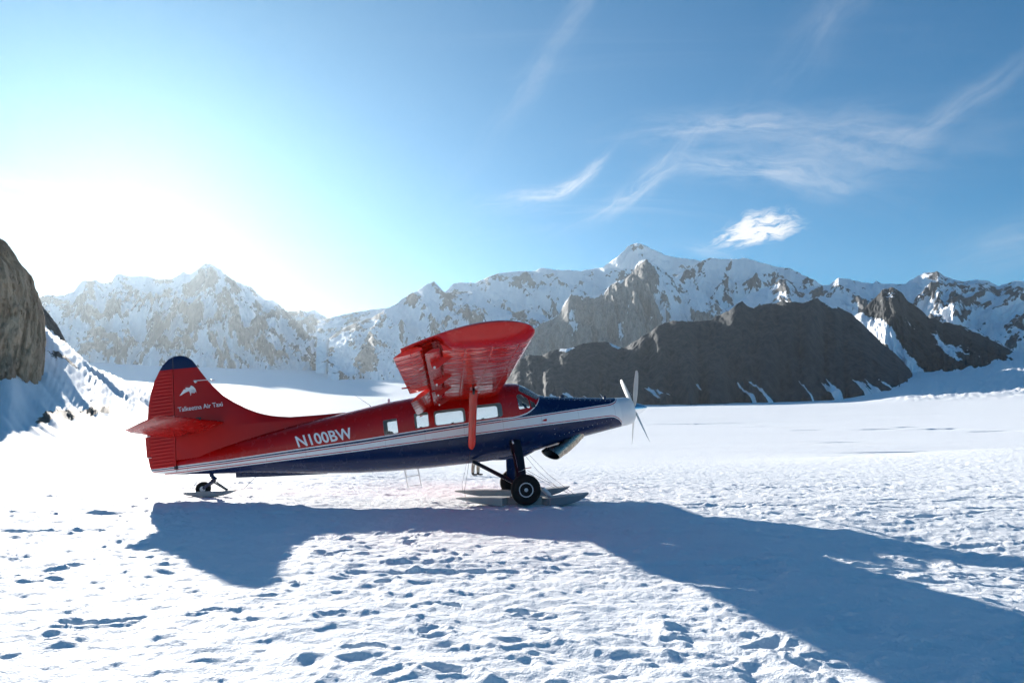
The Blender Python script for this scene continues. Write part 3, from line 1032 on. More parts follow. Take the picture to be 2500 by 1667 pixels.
def box(bm, x0, x1, y0, y1, z0, z1):
    v = [bm.verts.new(p) for p in ((x0, y0, z0), (x1, y0, z0), (x1, y1, z0), (x0, y1, z0), (x0, y0, z1), (x1, y0, z1), (x1, y1, z1), (x0, y1, z1))]
    for f in ((0, 3, 2, 1), (4, 5, 6, 7), (0, 1, 5, 4), (1, 2, 6, 5), (2, 3, 7, 6), (3, 0, 4, 7)):
        bm.faces.new([v[i] for i in f])
    return v


def bar(bm, a, b, w, h, ref=(0, 0, 1)):
    """rectangular bar from a to b"""
    a, b = Vector(a), Vector(b)
    t = (b - a).normalized()
    u = t.cross(Vector(ref))
    if u.length < 1e-4:
        u = t.cross(Vector((0, 1, 0)))
    u.normalize()
    v = u.cross(t)
    q = [(-1, -1), (1, -1), (1, 1), (-1, 1)]
    loft(bm, [[p + u * (i * w / 2) + v * (j * h / 2) for i, j in q] for p in (a, b)])


def plate(bm, poly, axis_pt, normal, thick):
    """extruded polygon: list of 3D points pushed along normal both ways"""
    n = Vector(normal).normalized() * (thick / 2)
    loft(bm, [[Vector(p) - n for p in poly], [Vector(p) + n for p in poly]])


def lathe(bm, prof, origin, axis='x', n=36):
    """prof: (along, radius)"""
    secs = []
    for a, r in prof:
        ring = []
        for k in range(n):
            t = 2 * math.pi * k / n
            c, s = r * math.cos(t), r * math.sin(t)
            if axis == 'x':
                ring.append((origin[0] + a, origin[1] + c, origin[2] + s))
            else:
                ring.append((origin[0] + c, origin[1] + a, origin[2] + s))
        secs.append(ring)
    loft(bm, secs)


# ------------------------------------------------------------------ the aeroplane
PSI, THETA = R(5.2), R(8.0)
ORG = Vector((0.1677, 19.2930, 0.0))
FWD = Vector((math.cos(THETA) * math.cos(PSI), math.cos(THETA) * math.sin(PSI), math.sin(THETA)))
LEFT = Vector((-math.sin(PSI), math.cos(PSI), 0))
UPV = FWD.cross(LEFT)
plane = bpy.data.objects.new('airplane', None)
C.objects.link(plane)
M = Matrix((FWD, LEFT, UPV)).transposed().to_4x4()
M.translation = ORG
plane.matrix_world = M
tag(plane, 'red, white and navy ski plane parked side-on on the snow', 'airplane')
MI = M.inverted()


def to_local(p):
    return MI @ Vector(p)


ST = np.array([
    # x, top, bottom, half width, exponent
    (-8.60, 2.12, 1.905, 0.035, 2.2),
    (-8.27, 2.22, 1.865, 0.075, 2.3),
    (-7.45, 2.36, 1.765, 0.175, 2.5),
    (-6.30, 2.55, 1.622, 0.335, 2.7),
    (-5.50, 2.665, 1.500, 0.440, 2.8),
    (-4.67, 2.76, 1.378, 0.540, 3.0),
    (-3.88, 2.845, 1.275, 0.625, 3.2),
    (-3.00, 2.940, 1.200, 0.700, 3.4),
    (-2.10, 2.985, 1.150, 0.725, 3.6),
    (-1.00, 3.010, 1.115, 0.725, 3.7),
    (-0.28, 3.018, 1.112, 0.725, 3.6),
    (0.09, 3.012, 1.130, 0.720, 3.4),
    (0.30, 2.985, 1.155, 0.712, 3.2),
    (0.43, 2.945, 1.172, 0.705, 3.0),
    (0.57, 2.868, 1.190, 0.695, 2.9),
    (0.74, 2.735, 1.215, 0.675, 2.9),
    (0.90, 2.605, 1.236, 0.655, 2.9),
    (0.98, 2.568, 1.248, 0.640, 2.9),
    (1.19, 2.530, 1.277, 0.605, 2.8),
    (1.86, 2.418, 1.376, 0.510, 2.6),
    (2.40, 2.333, 1.437, 0.450, 2.45),
    (2.80, 2.276, 1.482, 0.410, 2.35),
    (2.92, 2.260, 1.496, 0.402, 2.3)])


def st(x):
    return [np.interp(x, ST[:, 0], ST[:, k]) for k in range(1, 5)]


def section(x, inset=0.0, n=100):
    t, b, w, e = st(x)
    zc, hh = (t + b) / 2, (t - b) / 2 - inset
    w = w - inset
    pts = []
    for k in range(n):
        a = 2 * math.pi * k / n
        c, s = math.cos(a), math.sin(a)
        ex = e if s < 0 else e * 0.86
        rr = (abs(c) ** ex + abs(s) ** ex) ** (-1.0 / ex)
        pts.append((x, w * rr * c, zc + hh * rr * s))
    return pts


def side_y(x, z):
    """half width of the fuselage at x, z"""
    t, b, w, e = st(x)
    zc, hh = (t + b) / 2, (t - b) / 2
    s = min(abs(z - zc) / hh, 0.999)
    ex = e if z < zc else e * 0.86
    return w * (1 - s ** ex) ** (1.0 / ex)


def hull(x0, x1, inset, step=0.12):
    xs = sorted(set([x0, x1] + [float(v) for v in ST[:, 0] if x0 < v < x1] + list(np.arange(x0 + step, x1 - 0.02, step))))
    ys = [xs[0]]
    for v in xs[1:]:
        if v - ys[-1] > 0.03 or v == xs[-1]:
            ys.append(v)
    bm = bmesh.new()
    loft(bm, [section(x, inset) for x in ys])
    bmesh.ops.recalc_face_normals(bm, faces=bm.faces)
    me = bpy.data.meshes.new('hull')
    bm.to_mesh(me)
    bm.free()
    return me


def rounded(pts, r, n=5):
    out = []
    k = len(pts)
    for i in range(k):
        p0, p1, p2 = (Vector(pts[(i + j) % k]) for j in (-1, 0, 1))
        a = p1 + (p0 - p1).normalized() * r
        b = p1 + (p2 - p1).normalized() * r
        for j in range(n + 1):
            t = j / n
            out.append((a * (1 - t) + p1 * t) * (1 - t) + (p1 * (1 - t) + b * t) * t)
    return [(p.x, p.y) for p in out]


WINDOWS = [rounded([(-3.123, 2.115), (-2.775, 2.118), (-2.777, 2.486), (-3.120, 2.481)], 0.035),
           rounded([(-2.355, 2.165), (-2.005, 2.175), (-1.998, 2.537), (-2.348, 2.538)], 0.04),
           rounded([(-1.866, 2.166), (-1.088, 2.162), (-1.083, 2.522), (-1.861, 2.538)], 0.085),
           rounded([(-0.916, 2.164), (-0.158, 2.167), (-0.154, 2.521), (-0.912, 2.535)], 0.085)]
COCKPIT = [rounded([(0.272, 2.291), (0.557, 2.296), (0.533, 2.520), (0.362, 2.672), (0.300, 2.680), (0.250, 2.638)], 0.03),
           rounded([(0.588, 2.287), (0.707, 2.298), (0.695, 2.390), (0.568, 2.500)], 0.02)]
SHIELD = [(0.335, 2.765), (0.44, 3.05), (0.60, 3.05), (0.905, 2.615), (0.85, 2.545), (0.752, 2.472)]


def cutter_mesh(poly, y0=-1.2, y1=1.2):
    bm = bmesh.new()
    loft(bm, [[(p[0], y0, p[1]) for p in poly], [(p[0], y1, p[1]) for p in poly]])
    bmesh.ops.recalc_face_normals(bm, faces=bm.faces)
    me = bpy.data.meshes.new('cutter')
    bm.to_mesh(me)
    bm.free()
    return me


def boolean(base_me, ops):
    """ops: list of (operation, mesh) -> new mesh"""
    tmp = bpy.data.objects.new('tmp_base', base_me)
    C.objects.link(tmp)
    extra = []
    for op, me in ops:
        o = bpy.data.objects.new('tmp_cut', me)
        C.objects.link(o)
        extra.append(o)
        md = tmp.modifiers.new('b', 'BOOLEAN')
        md.operation = op
        md.object = o
        md.solver = 'EXACT'
    dg = bpy.context.evaluated_depsgraph_get()
    out = bpy.data.meshes.new_from_object(tmp.evaluated_get(dg))
    for o in extra + [tmp]:
        bpy.data.objects.remove(o, do_unlink=True)
    return out


# fuselage: skin with real openings, hollow cabin behind it
outer = hull(-8.60, 2.92, 0.0)
inner = hull(-3.9, 0.98, 0.045)
ops = [('DIFFERENCE', inner)] + [('DIFFERENCE', cutter_mesh(w)) for w in WINDOWS + COCKPIT + [SHIELD]]
fme = boolean(outer, ops)
fme.materials.clear()
fuselage = link('fuselage', fme, m_livery, plane)
fme.materials.append(m_cabin)
for p in fme.polygons:
    c = p.center
    tt, bb, ww, ee = st(c.x)
    zc, hh = (tt + bb) / 2, (tt - bb) / 2
    out = p.normal.dot(Vector((0, c.y / ww ** 2, (c.z - zc) / hh ** 2)).normalized())
    f = (abs(c.y) / ww) ** ee + (abs(c.z - zc) / hh) ** ee
    inside = -4.0 < c.x < 1.0 and (out < -0.25 or (out < 0.25 and f < 0.93))
    p.material_index = 1 if inside else 0
    p.use_smooth = True
fme.set_sharp_from_angle(angle=R(32))

# window panes follow the skin
gl_out = hull(-3.6, 0.96, 0.012)
gl_in = hull(-3.7, 1.2, 0.019)
shell = boolean(gl_out, [('DIFFERENCE', gl_in)])


def pane(name, poly, side):
    y0, y1 = (-1.2, -0.02) if side < 0 else (0.02, 1.2)
    me = boolean(shell.copy(), [('INTERSECT', cutter_mesh(poly, y0, y1))])
    me.materials.clear()
    for p in me.polygons:
        p.use_smooth = True
    me.set_sharp_from_angle(angle=R(30))
    return link(name, me, m_glass, fuselage)


for w in WINDOWS:
    for s in (-1, 1):
        pane('cabin_window', w, s)
for w in COCKPIT:
    for s in (-1, 1):
        pane('cockpit_window', w, s)
for s in (-1, 1):
    pane('windshield', SHIELD, s)
bm = bmesh.new()
bar(bm, (0.545, 0, 2.868), (0.885, 0, 2.600), 0.03, 0.03, (0, 1, 0))
bm_obj('windshield_post', bm, m_alu, fuselage, False)
# light frames round the cabin windows
for w in WINDOWS:
    for s in (-1, 1):
        bm = bmesh.new()
        cxm = sum(p[0] for p in w) / len(w)
        czm = sum(p[1] for p in w) / len(w)
        o_, i_ = [], []
        for q in w:
            o_.append((q[0], s * (side_y(q[0], q[1]) - 0.030), q[1]))
            qx, qz = cxm + (q[0] - cxm) * 0.955, czm + (q[1] - czm) * 0.93
            i_.append((qx, s * (side_y(qx, qz) - 0.030), qz))
        a = [bm.verts.new(p) for p in o_]
        b_ = [bm.verts.new(p) for p in i_]
        for k in range(len(a)):
            j = (k + 1) % len(a)
            bm.faces.new((a[k], a[j], b_[j], b_[k]))
        bmesh.ops.solidify(bm, geom=bm.faces[:], thickness=0.012)
        bm_obj('window_frame', bm, m_cabin, fuselage, False)

# cabin fittings seen through the glass
bm = bmesh.new()
box(bm, -3.0, 0.4, -0.42, 0.42, 1.46, 1.50)
bm_obj('cabin_floor', bm, m_cabin, plane, False)
for sx in (-2.75, -1.95, -1.15, -0.38, 0.02):
    for sy in (-0.36, 0.36):
        bm = bmesh.new()
        box(bm, sx - 0.22, sx + 0.20, sy - 0.20, sy + 0.20, 1.62, 1.76)
        back = [(sx - 0.20, 1.70), (sx - 0.12, 1.70), (sx - 0.22, 2.18), (sx - 0.27, 2.22), (sx - 0.32, 2.18)]
        loft(bm, [[(a, sy - 0.19, c) for a, c in back], [(a, sy + 0.19, c) for a, c in back]])
        box(bm, sx - 0.16, sx - 0.12, sy - 0.16, sy - 0.12, 1.50, 1.62)
        box(bm, sx + 0.12, sx + 0.16, sy + 0.12, sy + 0.16, 1.50, 1.62)
        bmesh.ops.bevel(bm, geom=bm.edges[:], offset=0.02, segments=2, affect='EDGES')
        bm_obj('seat', bm, m_seat, plane, True, 40)
bm = bmesh.new()
loft(bm, [[(0.74, -0.5, 2.05), (0.93, -0.5, 2.05), (0.93, -0.5, 2.42), (0.80, -0.5, 2.43)], [(0.74, 0.5, 2.05), (0.93, 0.5, 2.05), (0.93, 0.5, 2.42), (0.80, 0.5, 2.43)]])
bm_obj('instrument_panel', bm, m_seat, plane, False)
bm = bmesh.new()
bar(bm, (0.70, 0.02, 2.10), (0.48, 0.28, 2.46), 0.05, 0.03)
bm_obj('control_column', bm, m_seat, plane, False)

# nose ring, propeller
bm = bmesh.new()
secs = []
for x, k in ((2.905, 1.004), (2.96, 1.0), (3.12, 0.965), (3.24, 0.90), (3.31, 0.80), (3.335, 0.70), (3.30, 0.60), (3.0, 0.55)):
    t, b, w, e = st(min(x, 2.92))
    slope = (x - 2.92) * -0.03
    zc, hh = (t + b) / 2 + 0.012 * (x - 2.92), (t - b) / 2
    secs.append([(x, w * k * math.cos(2 * math.pi * i / 56) * 0.98, zc + hh * k * math.sin(2 * math.pi * i / 56)) for i in range(56)])
loft(bm, secs)
bm_obj('nose_cowl_ring', bm, m_cowl, plane, True, 50)
bm = bmesh.new()
HUB = (3.38, 0.0, 1.90)
lathe(bm, [(-0.20, 0.02), (-0.20, 0.12), (-0.07, 0.13), (-0.06, 0.155), (0.0, 0.155), (0.04, 0.14)], HUB, 'x', 32)
prop = bm_obj('propeller', bm, m_black, plane, True, 40)
bm = bmesh.new()
lathe(bm, [(-0.055, 0.162), (0.02, 0.160), (0.09, 0.148), (0.17, 0.120), (0.25, 0.080), (0.31, 0.042), (0.345, 0.016), (0.352, 0.002)], HUB, 'x', 40)
bm_obj('spinner', bm, m_chrome, prop, True, 40)
for k in range(4):
    ang = R(42 + 90 * k)
    radial = Vector((0, -math.sin(ang), math.cos(ang)))
    tang = Vector((0, -math.cos(ang), -math.sin(ang)))
    bm = bmesh.new()
    secs = []
    for r, ch, pit, th in ((0.10, 0.07, 40, 0.060), (0.20, 0.075, 40, 0.050), (0.34, 0.105, 44, 0.034), (0.52, 0.130, 40, 0.024), (0.75, 0.140, 35, 0.018), (0.98, 0.135, 31, 0.013), (1.14, 0.120, 28, 0.010), (1.235, 0.105, 26, 0.008), (1.27, 0.060, 25, 0.006), (1.282, 0.02, 25, 0.004)):
        cd = tang * math.cos(R(pit)) + Vector((1, 0, 0)) * math.sin(R(pit))
        nd = radial.cross(cd).normalized()
        c0 = Vector(HUB) + radial * r
        ring = []
        for j in range(14):
            t = 2 * math.pi * j / 14
            ring.append(c0 + cd * (ch / 2 * math.cos(t)) + nd * (th / 2 * math.sin(t)))
        secs.append(ring)
    loft(bm, secs)
    b_ob = bm_obj('propeller_blade', bm, m_blade, prop, True, 60)
    if k in (1, 2):
        pass

# exhaust stack
bm = bmesh.new()
E0 = [(1.80, -0.20, 1.50), (1.58, -0.27, 1.34), (1.36, -0.32, 1.20), (1.22, -0.35, 1.135), (1.06, -0.38, 1.095), (0.93, -0.41, 1.062)]
tube(bm, E0, [0.155, 0.158, 0.160, 0.160, 0.158, 0.157], 28, False)
for v in bm.verts:                                   # oblique mouth
    if (v.co - Vector(E0[-1])).length < 0.22:
        v.co.x -= (v.co.z - E0[-1][2]) * 0.75
        v.co.x += (v.co.y - E0[-1][1]) * -0.7
bmesh.ops.solidify(bm, geom=bm.faces[:], thickness=0.012)
bm_obj('exhaust_pipe', bm, m_steel, plane, True, 40)
bm = bmesh.new()
tube(bm, [(1.315, -0.332, 1.176), (1.295, -0.336, 1.168)], 0.166, 28)
bm_obj('exhaust_clamp', bm, m_steel, plane, True, 40)
bm = bmesh.new()
tube(bm, E0, [0.141, 0.143, 0.1445, 0.1445, 0.1425, 0.1415], 28, False)  # black inner tube added to put dark shade in the pipe mouth
for v in bm.verts:
    if (v.co - Vector(E0[-1])).length < 0.2:
        v.co.x -= (v.co.z - E0[-1][2]) * 0.75
        v.co.x += (v.co.y - E0[-1][1]) * -0.7 + 0.012
tube(bm, E0[1:3], 0.12, 20)
bm_obj('exhaust_dark_tube', bm, m_black, plane, True, 40)

# belly fairing between the gear legs, ventral strake, intakes, aerials
bm = bmesh.new()
secs = []
for x, w, dz in ((-0.55, 0.05, 0.0), (-0.30, 0.30, 0.03), (0.05, 0.38, 0.06), (0.30, 0.38, 0.075), (0.50, 0.34, 0.03), (0.72, 0.22, -0.03), (0.86, 0.06, -0.06)):
    b = st(x)[1]
    secs.append([(x, w * math.cos(math.pi + math.pi * k / 16), b + 0.06 + (0.06 + dz) * math.sin(math.pi + math.pi * k / 16)) for k in range(17)])
loft(bm, secs)
bm_obj('belly_fairing', bm, m_navy, plane, True, 50)
bm = bmesh.new()
loft(bm, [[(-6.91, y, 1.72), (-6.91, y, 1.592), (-6.2, y, 1.510), (-4.69, y, 1.365), (-4.69, y, 1.42), (-6.2, y, 1.64)] for y in (-0.02, 0.02)])
bm_obj('ventral_strake', bm, m_navy, plane, False)
bm = bmesh.new()
tube(bm, [(-2.965, 0, 2.93), (-2.965, 0, 3.00)], 0.030, 12)
tube(bm, [(-2.965, 0, 3.00), (-2.965, 0, 3.035)], [0.036, 0.022], 12)
bm_obj('roof_beacon', bm, m_white, plane, True, 50)
bm = bmesh.new()
tube(bm, [(-3.42, 0.05, 2.88), (-3.47, 0.05, 2.95), (-3.80, 0.05, 3.24)], [0.012, 0.006, 0.002], 8)
bm_obj('whip_antenna', bm, m_wire, plane)
for x, s_ in ((1.50, 0.055), (2.62, 0.035)):
    bm = bmesh.new()
    zt = st(x)[0]
    box(bm, x - s_, x + s_, -0.10, -0.02, zt - 0.04, zt + 0.05)
    bmesh.ops.bevel(bm, geom=bm.edges[:], offset=0.012, segments=2, affect='EDGES')
    bm_obj('cowl_latch', bm, m_navy, plane, True, 40)
# row of cowl fasteners down each side
fast = bmesh.new()
bmesh.ops.create_uvsphere(fast, u_segments=8, v_segments=4, radius=0.010)
fme_ = bpy.data.meshes.new('fastener')
fast.to_mesh(fme_)
fast.free()
fme_.materials.append(m_alu)
for s in (-1, 1):
    for k in range(13):
        x = 1.22 + k * 0.128
        z = 1.50 + (x - 1.22) * 0.155
        o = link('cowl_fastener', fme_, None, fuselage)
        o.location = (x, s * (side_y(x, z) + 0.001), z)
    for k in range(14):
        x = 1.10 + k * 0.135
        z = st(x)[0] - 0.085
        o = link('cowl_fastener', fme_, None, fuselage)
        o.location = (x, s * (side_y(x, z) + 0.001), z)
    for k in range(4):
        z = 1.56 + k * 0.12
        o = link('cowl_fastener', fme_, None, fuselage)
        o.location = (1.10, s * (side_y(1.10, z) + 0.001), z)
# red air scoop mark on the white line
bm = bmesh.new()
pts = [(0.80, 1.930), (0.86, 1.955), (0.92, 1.968), (0.935, 1.955), (0.935, 1.915), (0.92, 1.905), (0.86, 1.912)]
loft(bm, [[(x, -(side_y(x, z) + d), z) for x, z in pts] for d in (-0.01, 0.02)])
bm_obj('red_static_scoop', bm, m_red, plane, True, 40)


# ------------------------------------------------------------------ tail
FIN_LE = [(2.20, -3.2), (2.70, -3.6), (2.84, -4.1), (2.866, -4.78), (2.880, -5.24), (2.930, -5.59), (3.011, -5.94), (3.120, -6.23), (3.270, -6.51), (3.462, -6.79), (3.663, -7.04), (3.930, -7.26), (4.146, -7.415), (4.360, -7.546), (4.535, -7.638), (4.680, -7.734), (4.772, -7.861), (4.812, -7.97)]
RUD_TE = [(1.93, -8.62), (1.97, -8.80), (2.02, -8.905), (2.15, -8.94), (2.54, -8.984), (2.90, -8.949), (3.36, -8.896), (3.65, -8.853), (3.97, -8.776), (4.23, -8.677), (4.50, -8.523), (4.63, -8.433), (4.752, -8.29), (4.81, -8.152), (4.818, -8.10)]


def hinge_x(z):
    return -8.27 + (z - 2.007) * 0.0364


def fin_thick(z):
    return np.interp(z, [2.0, 2.6, 2.9, 3.4, 4.4, 4.7, 4.815], [0.12, 0.10, 0.085, 0.080, 0.060, 0.040, 0.006])


bm = bmesh.new()
secs = []
for z in list(np.linspace(2.22, 2.84, 8)) + list(np.linspace(2.862, 4.70, 40)) + [4.74, 4.772, 4.795, 4.812]:
    xl = np.interp(z, [a for a, _ in FIN_LE], [b for _, b in FIN_LE])
    xh = hinge_x(z)
    t = fin_thick(z)
    L_ = xl - xh
    ring = []
    us = [0.0, 0.02, 0.06, 0.15, 0.3, 0.5, 0.75, 1.0]
    th = lambda u: t * min(1.0, (u * L_ / 0.9) ** 0.5 if u * L_ < 0.9 else 1.0) if u > 0 else 0
    for u in us:
        ring.append((xl - u * L_, -th(u), z))
    for u in reversed(us[1:]):
        ring.append((xl - u * L_, th(u), z))
    secs.append(ring)
loft(bm, secs)
fin = bm_obj('fin', bm, m_fin, plane, True, 40)

bm = bmesh.new()
secs = []
zz = np.arange(1.935, 4.812, 0.0105)
for z in zz:
    xt = np.interp(z, [a for a, _ in RUD_TE], [b for _, b in RUD_TE])
    xh = hinge_x(z) - 0.012
    t = fin_thick(z)
    rib = 0.0
    if 2.06 < z < 4.44:
        ph = (z / 0.086) % 1.0
        rib = 0.013 * max(0.0, 1 - abs(ph - 0.5) * 3.4)
    us = [0.0, 0.06, 0.10, 0.3, 0.5, 0.7, 0.86, 0.92, 1.0]
    ring = []
    def rt(u):
        base = t * (1 - u) ** 0.9 + 0.004
        return base + (rib * (1 - 0.3 * u) if 0.08 < u < 0.9 else 0)
    for u in us:
        ring.append((xh + u * (xt - xh), -rt(u), z))
    for u in reversed(us):
        ring.append((xh + u * (xt - xh), rt(u), z))
    secs.append(ring)
loft(bm, secs)
rudder = bm_obj('rudder', bm, m_fin, plane, True, 50)
bm = bmesh.new()
loft(bm, [[(-8.99, y, 2.88), (-8.885, y, 2.88), (-8.905, y, 2.38), (-8.985, y, 2.38)] for y in (-0.022, 0.022)])
bm_obj('trim_tab', bm, m_red, rudder, False)
bm = bmesh.new()
box(bm, -8.99, -8.86, -0.03, 0.03, 2.888, 2.900)
bm_obj('tab_hinge', bm, m_white, rudder, False)
bm = bmesh.new()
box(bm, -8.98, -8.86, -0.03, 0.03, 2.358, 2.370)
bm_obj('tab_hinge', bm, m_white, rudder, False)
bm = bmesh.new()
box(bm, -8.34, -8.25, -0.13, 0.13, 1.99, 2.10)
bmesh.ops.bevel(bm, geom=bm.edges[:], offset=0.02, segments=2, affect='EDGES')
bm_obj('rudder_hinge', bm, m_black, rudder, True, 40)


def airfoil_ring(le, te, thick, n=13, le_u=0.0, te_u=1.0):
    """closed ring between chord fractions; le, te 3D points"""
    le, te = Vector(le), Vector(te)
    c = te - le
    up = Vector((-c.z, 0, c.x))
    up = up.normalized() if up.length else Vector((0, 0, 1))
    if up.z < 0:
        up = -up
    L_ = c.length

    def th(u):
        return thick * L_ * 5 * (0.2969 * math.sqrt(max(u, 0)) - 0.126 * u - 0.3516 * u * u + 0.2843 * u ** 3 - 0.1020 * u ** 4)
    us = [le_u + (te_u - le_u) * 0.5 * (1 - math.cos(math.pi * k / n)) for k in range(n + 1)]
    top = [le + c * u + up * th(u) for u in us]
    bot = [le + c * u - up * th(u) for u in us]
    return top + bot[::-1][:-1] if le_u == 0 else top + bot[::-1]


for s in (-1, 1):
    rt_le, rt_te = Vector((-7.06, s * 0.06, 3.00)), Vector((-8.30, s * 0.13, 2.775))
    tp_le, tp_te = Vector((-7.58, s * 2.82, 3.155)), Vector((-8.40, s * 2.82, 2.900))
    hu = 0.56
    bm = bmesh.new()
    secs = []
    for k in range(12):
        t = k / 11
        t2 = t
        a = rt_le.lerp(tp_le, t2)
        b = rt_te.lerp(tp_te, t2)
        if k >= 10:
            a = a.lerp(b, 0.03 * (k - 9))
        sh = 0.10 if k < 11 else 0.03
        secs.append(airfoil_ring(a, b, sh, 12, 0.0, hu))
    loft(bm, secs)
    stab = bm_obj('stabilizer', bm, m_red, plane, True, 40)
    bm = bmesh.new()
    secs = []
    for k in range(12):
        t = k / 11
        a = rt_le.lerp(tp_le, t)
        b = rt_te.lerp(tp_te, t)
        a.y += s * 0.03 * (1 - t)
        b.y += s * 0.02 * (1 - t)
        if k >= 10:
            b = b.lerp(a, 0.05 * (k - 9))
        r_ = airfoil_ring(a, b, 0.10 if k < 11 else 0.03, 10, hu + 0.012, 1.0)
        secs.append(r_)
    loft(bm, secs)
    bm_obj('elevator', bm, m_red, stab, True, 40)
    bm = bmesh.new()
    q = rt_le.lerp(tp_le, 0.42)
    box(bm, q.x - 0.10, q.x + 0.03, q.y - 0.03, q.y + 0.03, q.z - 0.02, q.z + 0.05)
    bmesh.ops.bevel(bm, geom=bm.edges[:], offset=0.012, segments=2, affect='EDGES')
    bm_obj('stabilizer_fitting', bm, m_black, stab, True, 40)

# lamp on the fin's leading edge
bm = bmesh.new()
tube(bm, [(-7.70, -0.09, 4.125), (-7.45, -0.075, 4.112), (-7.22, -0.02, 4.095)], 0.011, 10)
bmesh.ops.create_uvsphere(bm, u_segments=14, v_segments=8, radius=0.036, matrix=Matrix.Translation((-7.655, -0.085, 4.10)))
bmesh.ops.create_uvsphere(bm, u_segments=14, v_segments=8, radius=0.034, matrix=Matrix.Translation((-7.27, -0.02, 4.092)) @ Matrix.Diagonal((1.9, 1, 0.8, 1)))
bm_obj('fin_strobe', bm, m_white, fin, True, 50)


# ------------------------------------------------------------------ writing and emblem
def text_mesh(body, width, height, bold=0.0, shear=0.0, spacing=1.0):
    cu = bpy.data.curves.new('txt', 'FONT')
    cu.body = body
    cu.offset = bold
    cu.space_character = spacing
    cu.resolution_u = 4
    o = bpy.data.objects.new('txt', cu)
    C.objects.link(o)
    dg = bpy.context.evaluated_depsgraph_get()
    me = bpy.data.meshes.new_from_object(o.evaluated_get(dg))
    bpy.data.objects.remove(o, do_unlink=True)
    xs = [v.co.x for v in me.vertices]
    ys = [v.co.y for v in me.vertices]
    x0, x1, y0 = min(xs), max(xs), 0.0
    caps = max(ys)
    for v in me.vertices:
        v.co.x = (v.co.x - x0) / (x1 - x0) * width
        v.co.y = v.co.y / caps * height
        v.co.x += v.co.y * shear
    return me


def decal(name, me, fx, mat, parent):
    """lay a flat outline onto a side; fx maps (u, v) to a point"""
    bm = bmesh.new()
    bm.from_mesh(me)
    bmesh.ops.triangulate(bm, faces=bm.faces[:])
    bmesh.ops.subdivide_edges(bm, edges=[e for e in bm.edges if e.calc_length() > 0.12], cuts=2)
    for v in bm.verts:
        v.co = fx(v.co.x, v.co.y)
    out = bpy.data.meshes.new(name)
    bm.to_mesh(out)
    bm.free()
    return link(name, out, mat, parent)


nme = text_mesh('N100BW', 1.375, 0.272, 0.022, -0.26, 1.02)
decal('registration_lettering', nme, lambda u, v: (-5.245 + u, -(side_y(-5.245 + u, 2.125 + v + 0.022 * u) + 0.006), 2.125 + v + 0.022 * u), m_letter, fuselage)
nme2 = text_mesh('N100BW', 1.375, 0.272, 0.022, 0.0, 1.02)
decal('registration_lettering', nme2, lambda u, v: (-3.88 - u, side_y(-3.88 - u, 2.145 + v) + 0.006, 2.145 + v), m_letter, fuselage)
tme = text_mesh('Talkeetna Air Taxi', 1.075, 0.112, 0.008, -0.10, 0.98)
decal('airline_lettering', tme, lambda u, v: (-8.125 + u, -(fin_thick(3.4) + 0.006), 3.402 + v), m_letter, fin)
decal('airline_lettering', tme, lambda u, v: (-7.06 - u, (fin_thick(3.4) + 0.006), 3.402 + v), m_letter, fin)
BIRD = [(-8.071, 3.799), (-7.958, 3.936), (-7.9, 3.948), (-7.881, 3.958), (-7.917, 3.977), (-7.897, 3.984), (-7.836, 3.966), (-7.796, 3.98), (-7.781, 4.011), (-7.768, 4.016), (-7.72, 3.983), (-7.68, 3.925), (-7.661, 3.856), (-7.664, 3.81), (-7.679, 3.859), (-7.708, 3.902), (-7.745, 3.911), (-7.784, 3.899), (-7.769, 3.851), (-7.702, 3.815), (-7.746, 3.824), (-7.783, 3.837), (-7.802, 3.756), (-7.815, 3.831), (-7.829, 3.885), (-7.881, 3.873), (-7.947, 3.848), (-8.039, 3.801)]
for s in (-1, 1):
    bm = bmesh.new()
    yb = fin_thick(3.9) + 0.004
    f = bm.faces.new([bm.verts.new((-7.85 + 0.10 * math.cos(2 * math.pi * k / 32), s * yb, 3.945 + 0.10 * math.sin(2 * math.pi * k / 32))) for k in range(32)])
    bm_obj('emblem_disc', bm, m_disc, fin, False)
    bm = bmesh.new()
    f = bm.faces.new([bm.verts.new((x, s * (yb + 0.003), z)) for x, z in BIRD])
    bmesh.ops.triangulate(bm, faces=[f])
    bm_obj('bird_emblem', bm, m_letter, fin, False)

# ------------------------------------------------------------------ wings
def z_le(y):
    return 3.15 - 0.044 * (8.8 - abs(y))


CH, X_LE, INC = 1.985, -0.165, R(1.5)


def wing_pt(y, u, w):
    """u chord fraction, w height above the chord in chords"""
    return Vector((X_LE - u * CH * math.cos(INC), y, z_le(y) - u * CH * math.sin(INC) + w * CH))


def camb(u):
    return 0.048 * 4 * u * (1 - u) * (1.15 - 0.3 * u)


def half(u, t):
    return 5 * t * (0.2969 * math.sqrt(max(u, 0)) - 0.126 * u - 0.3516 * u * u + 0.2843 * u ** 3 - 0.1015 * u ** 4)


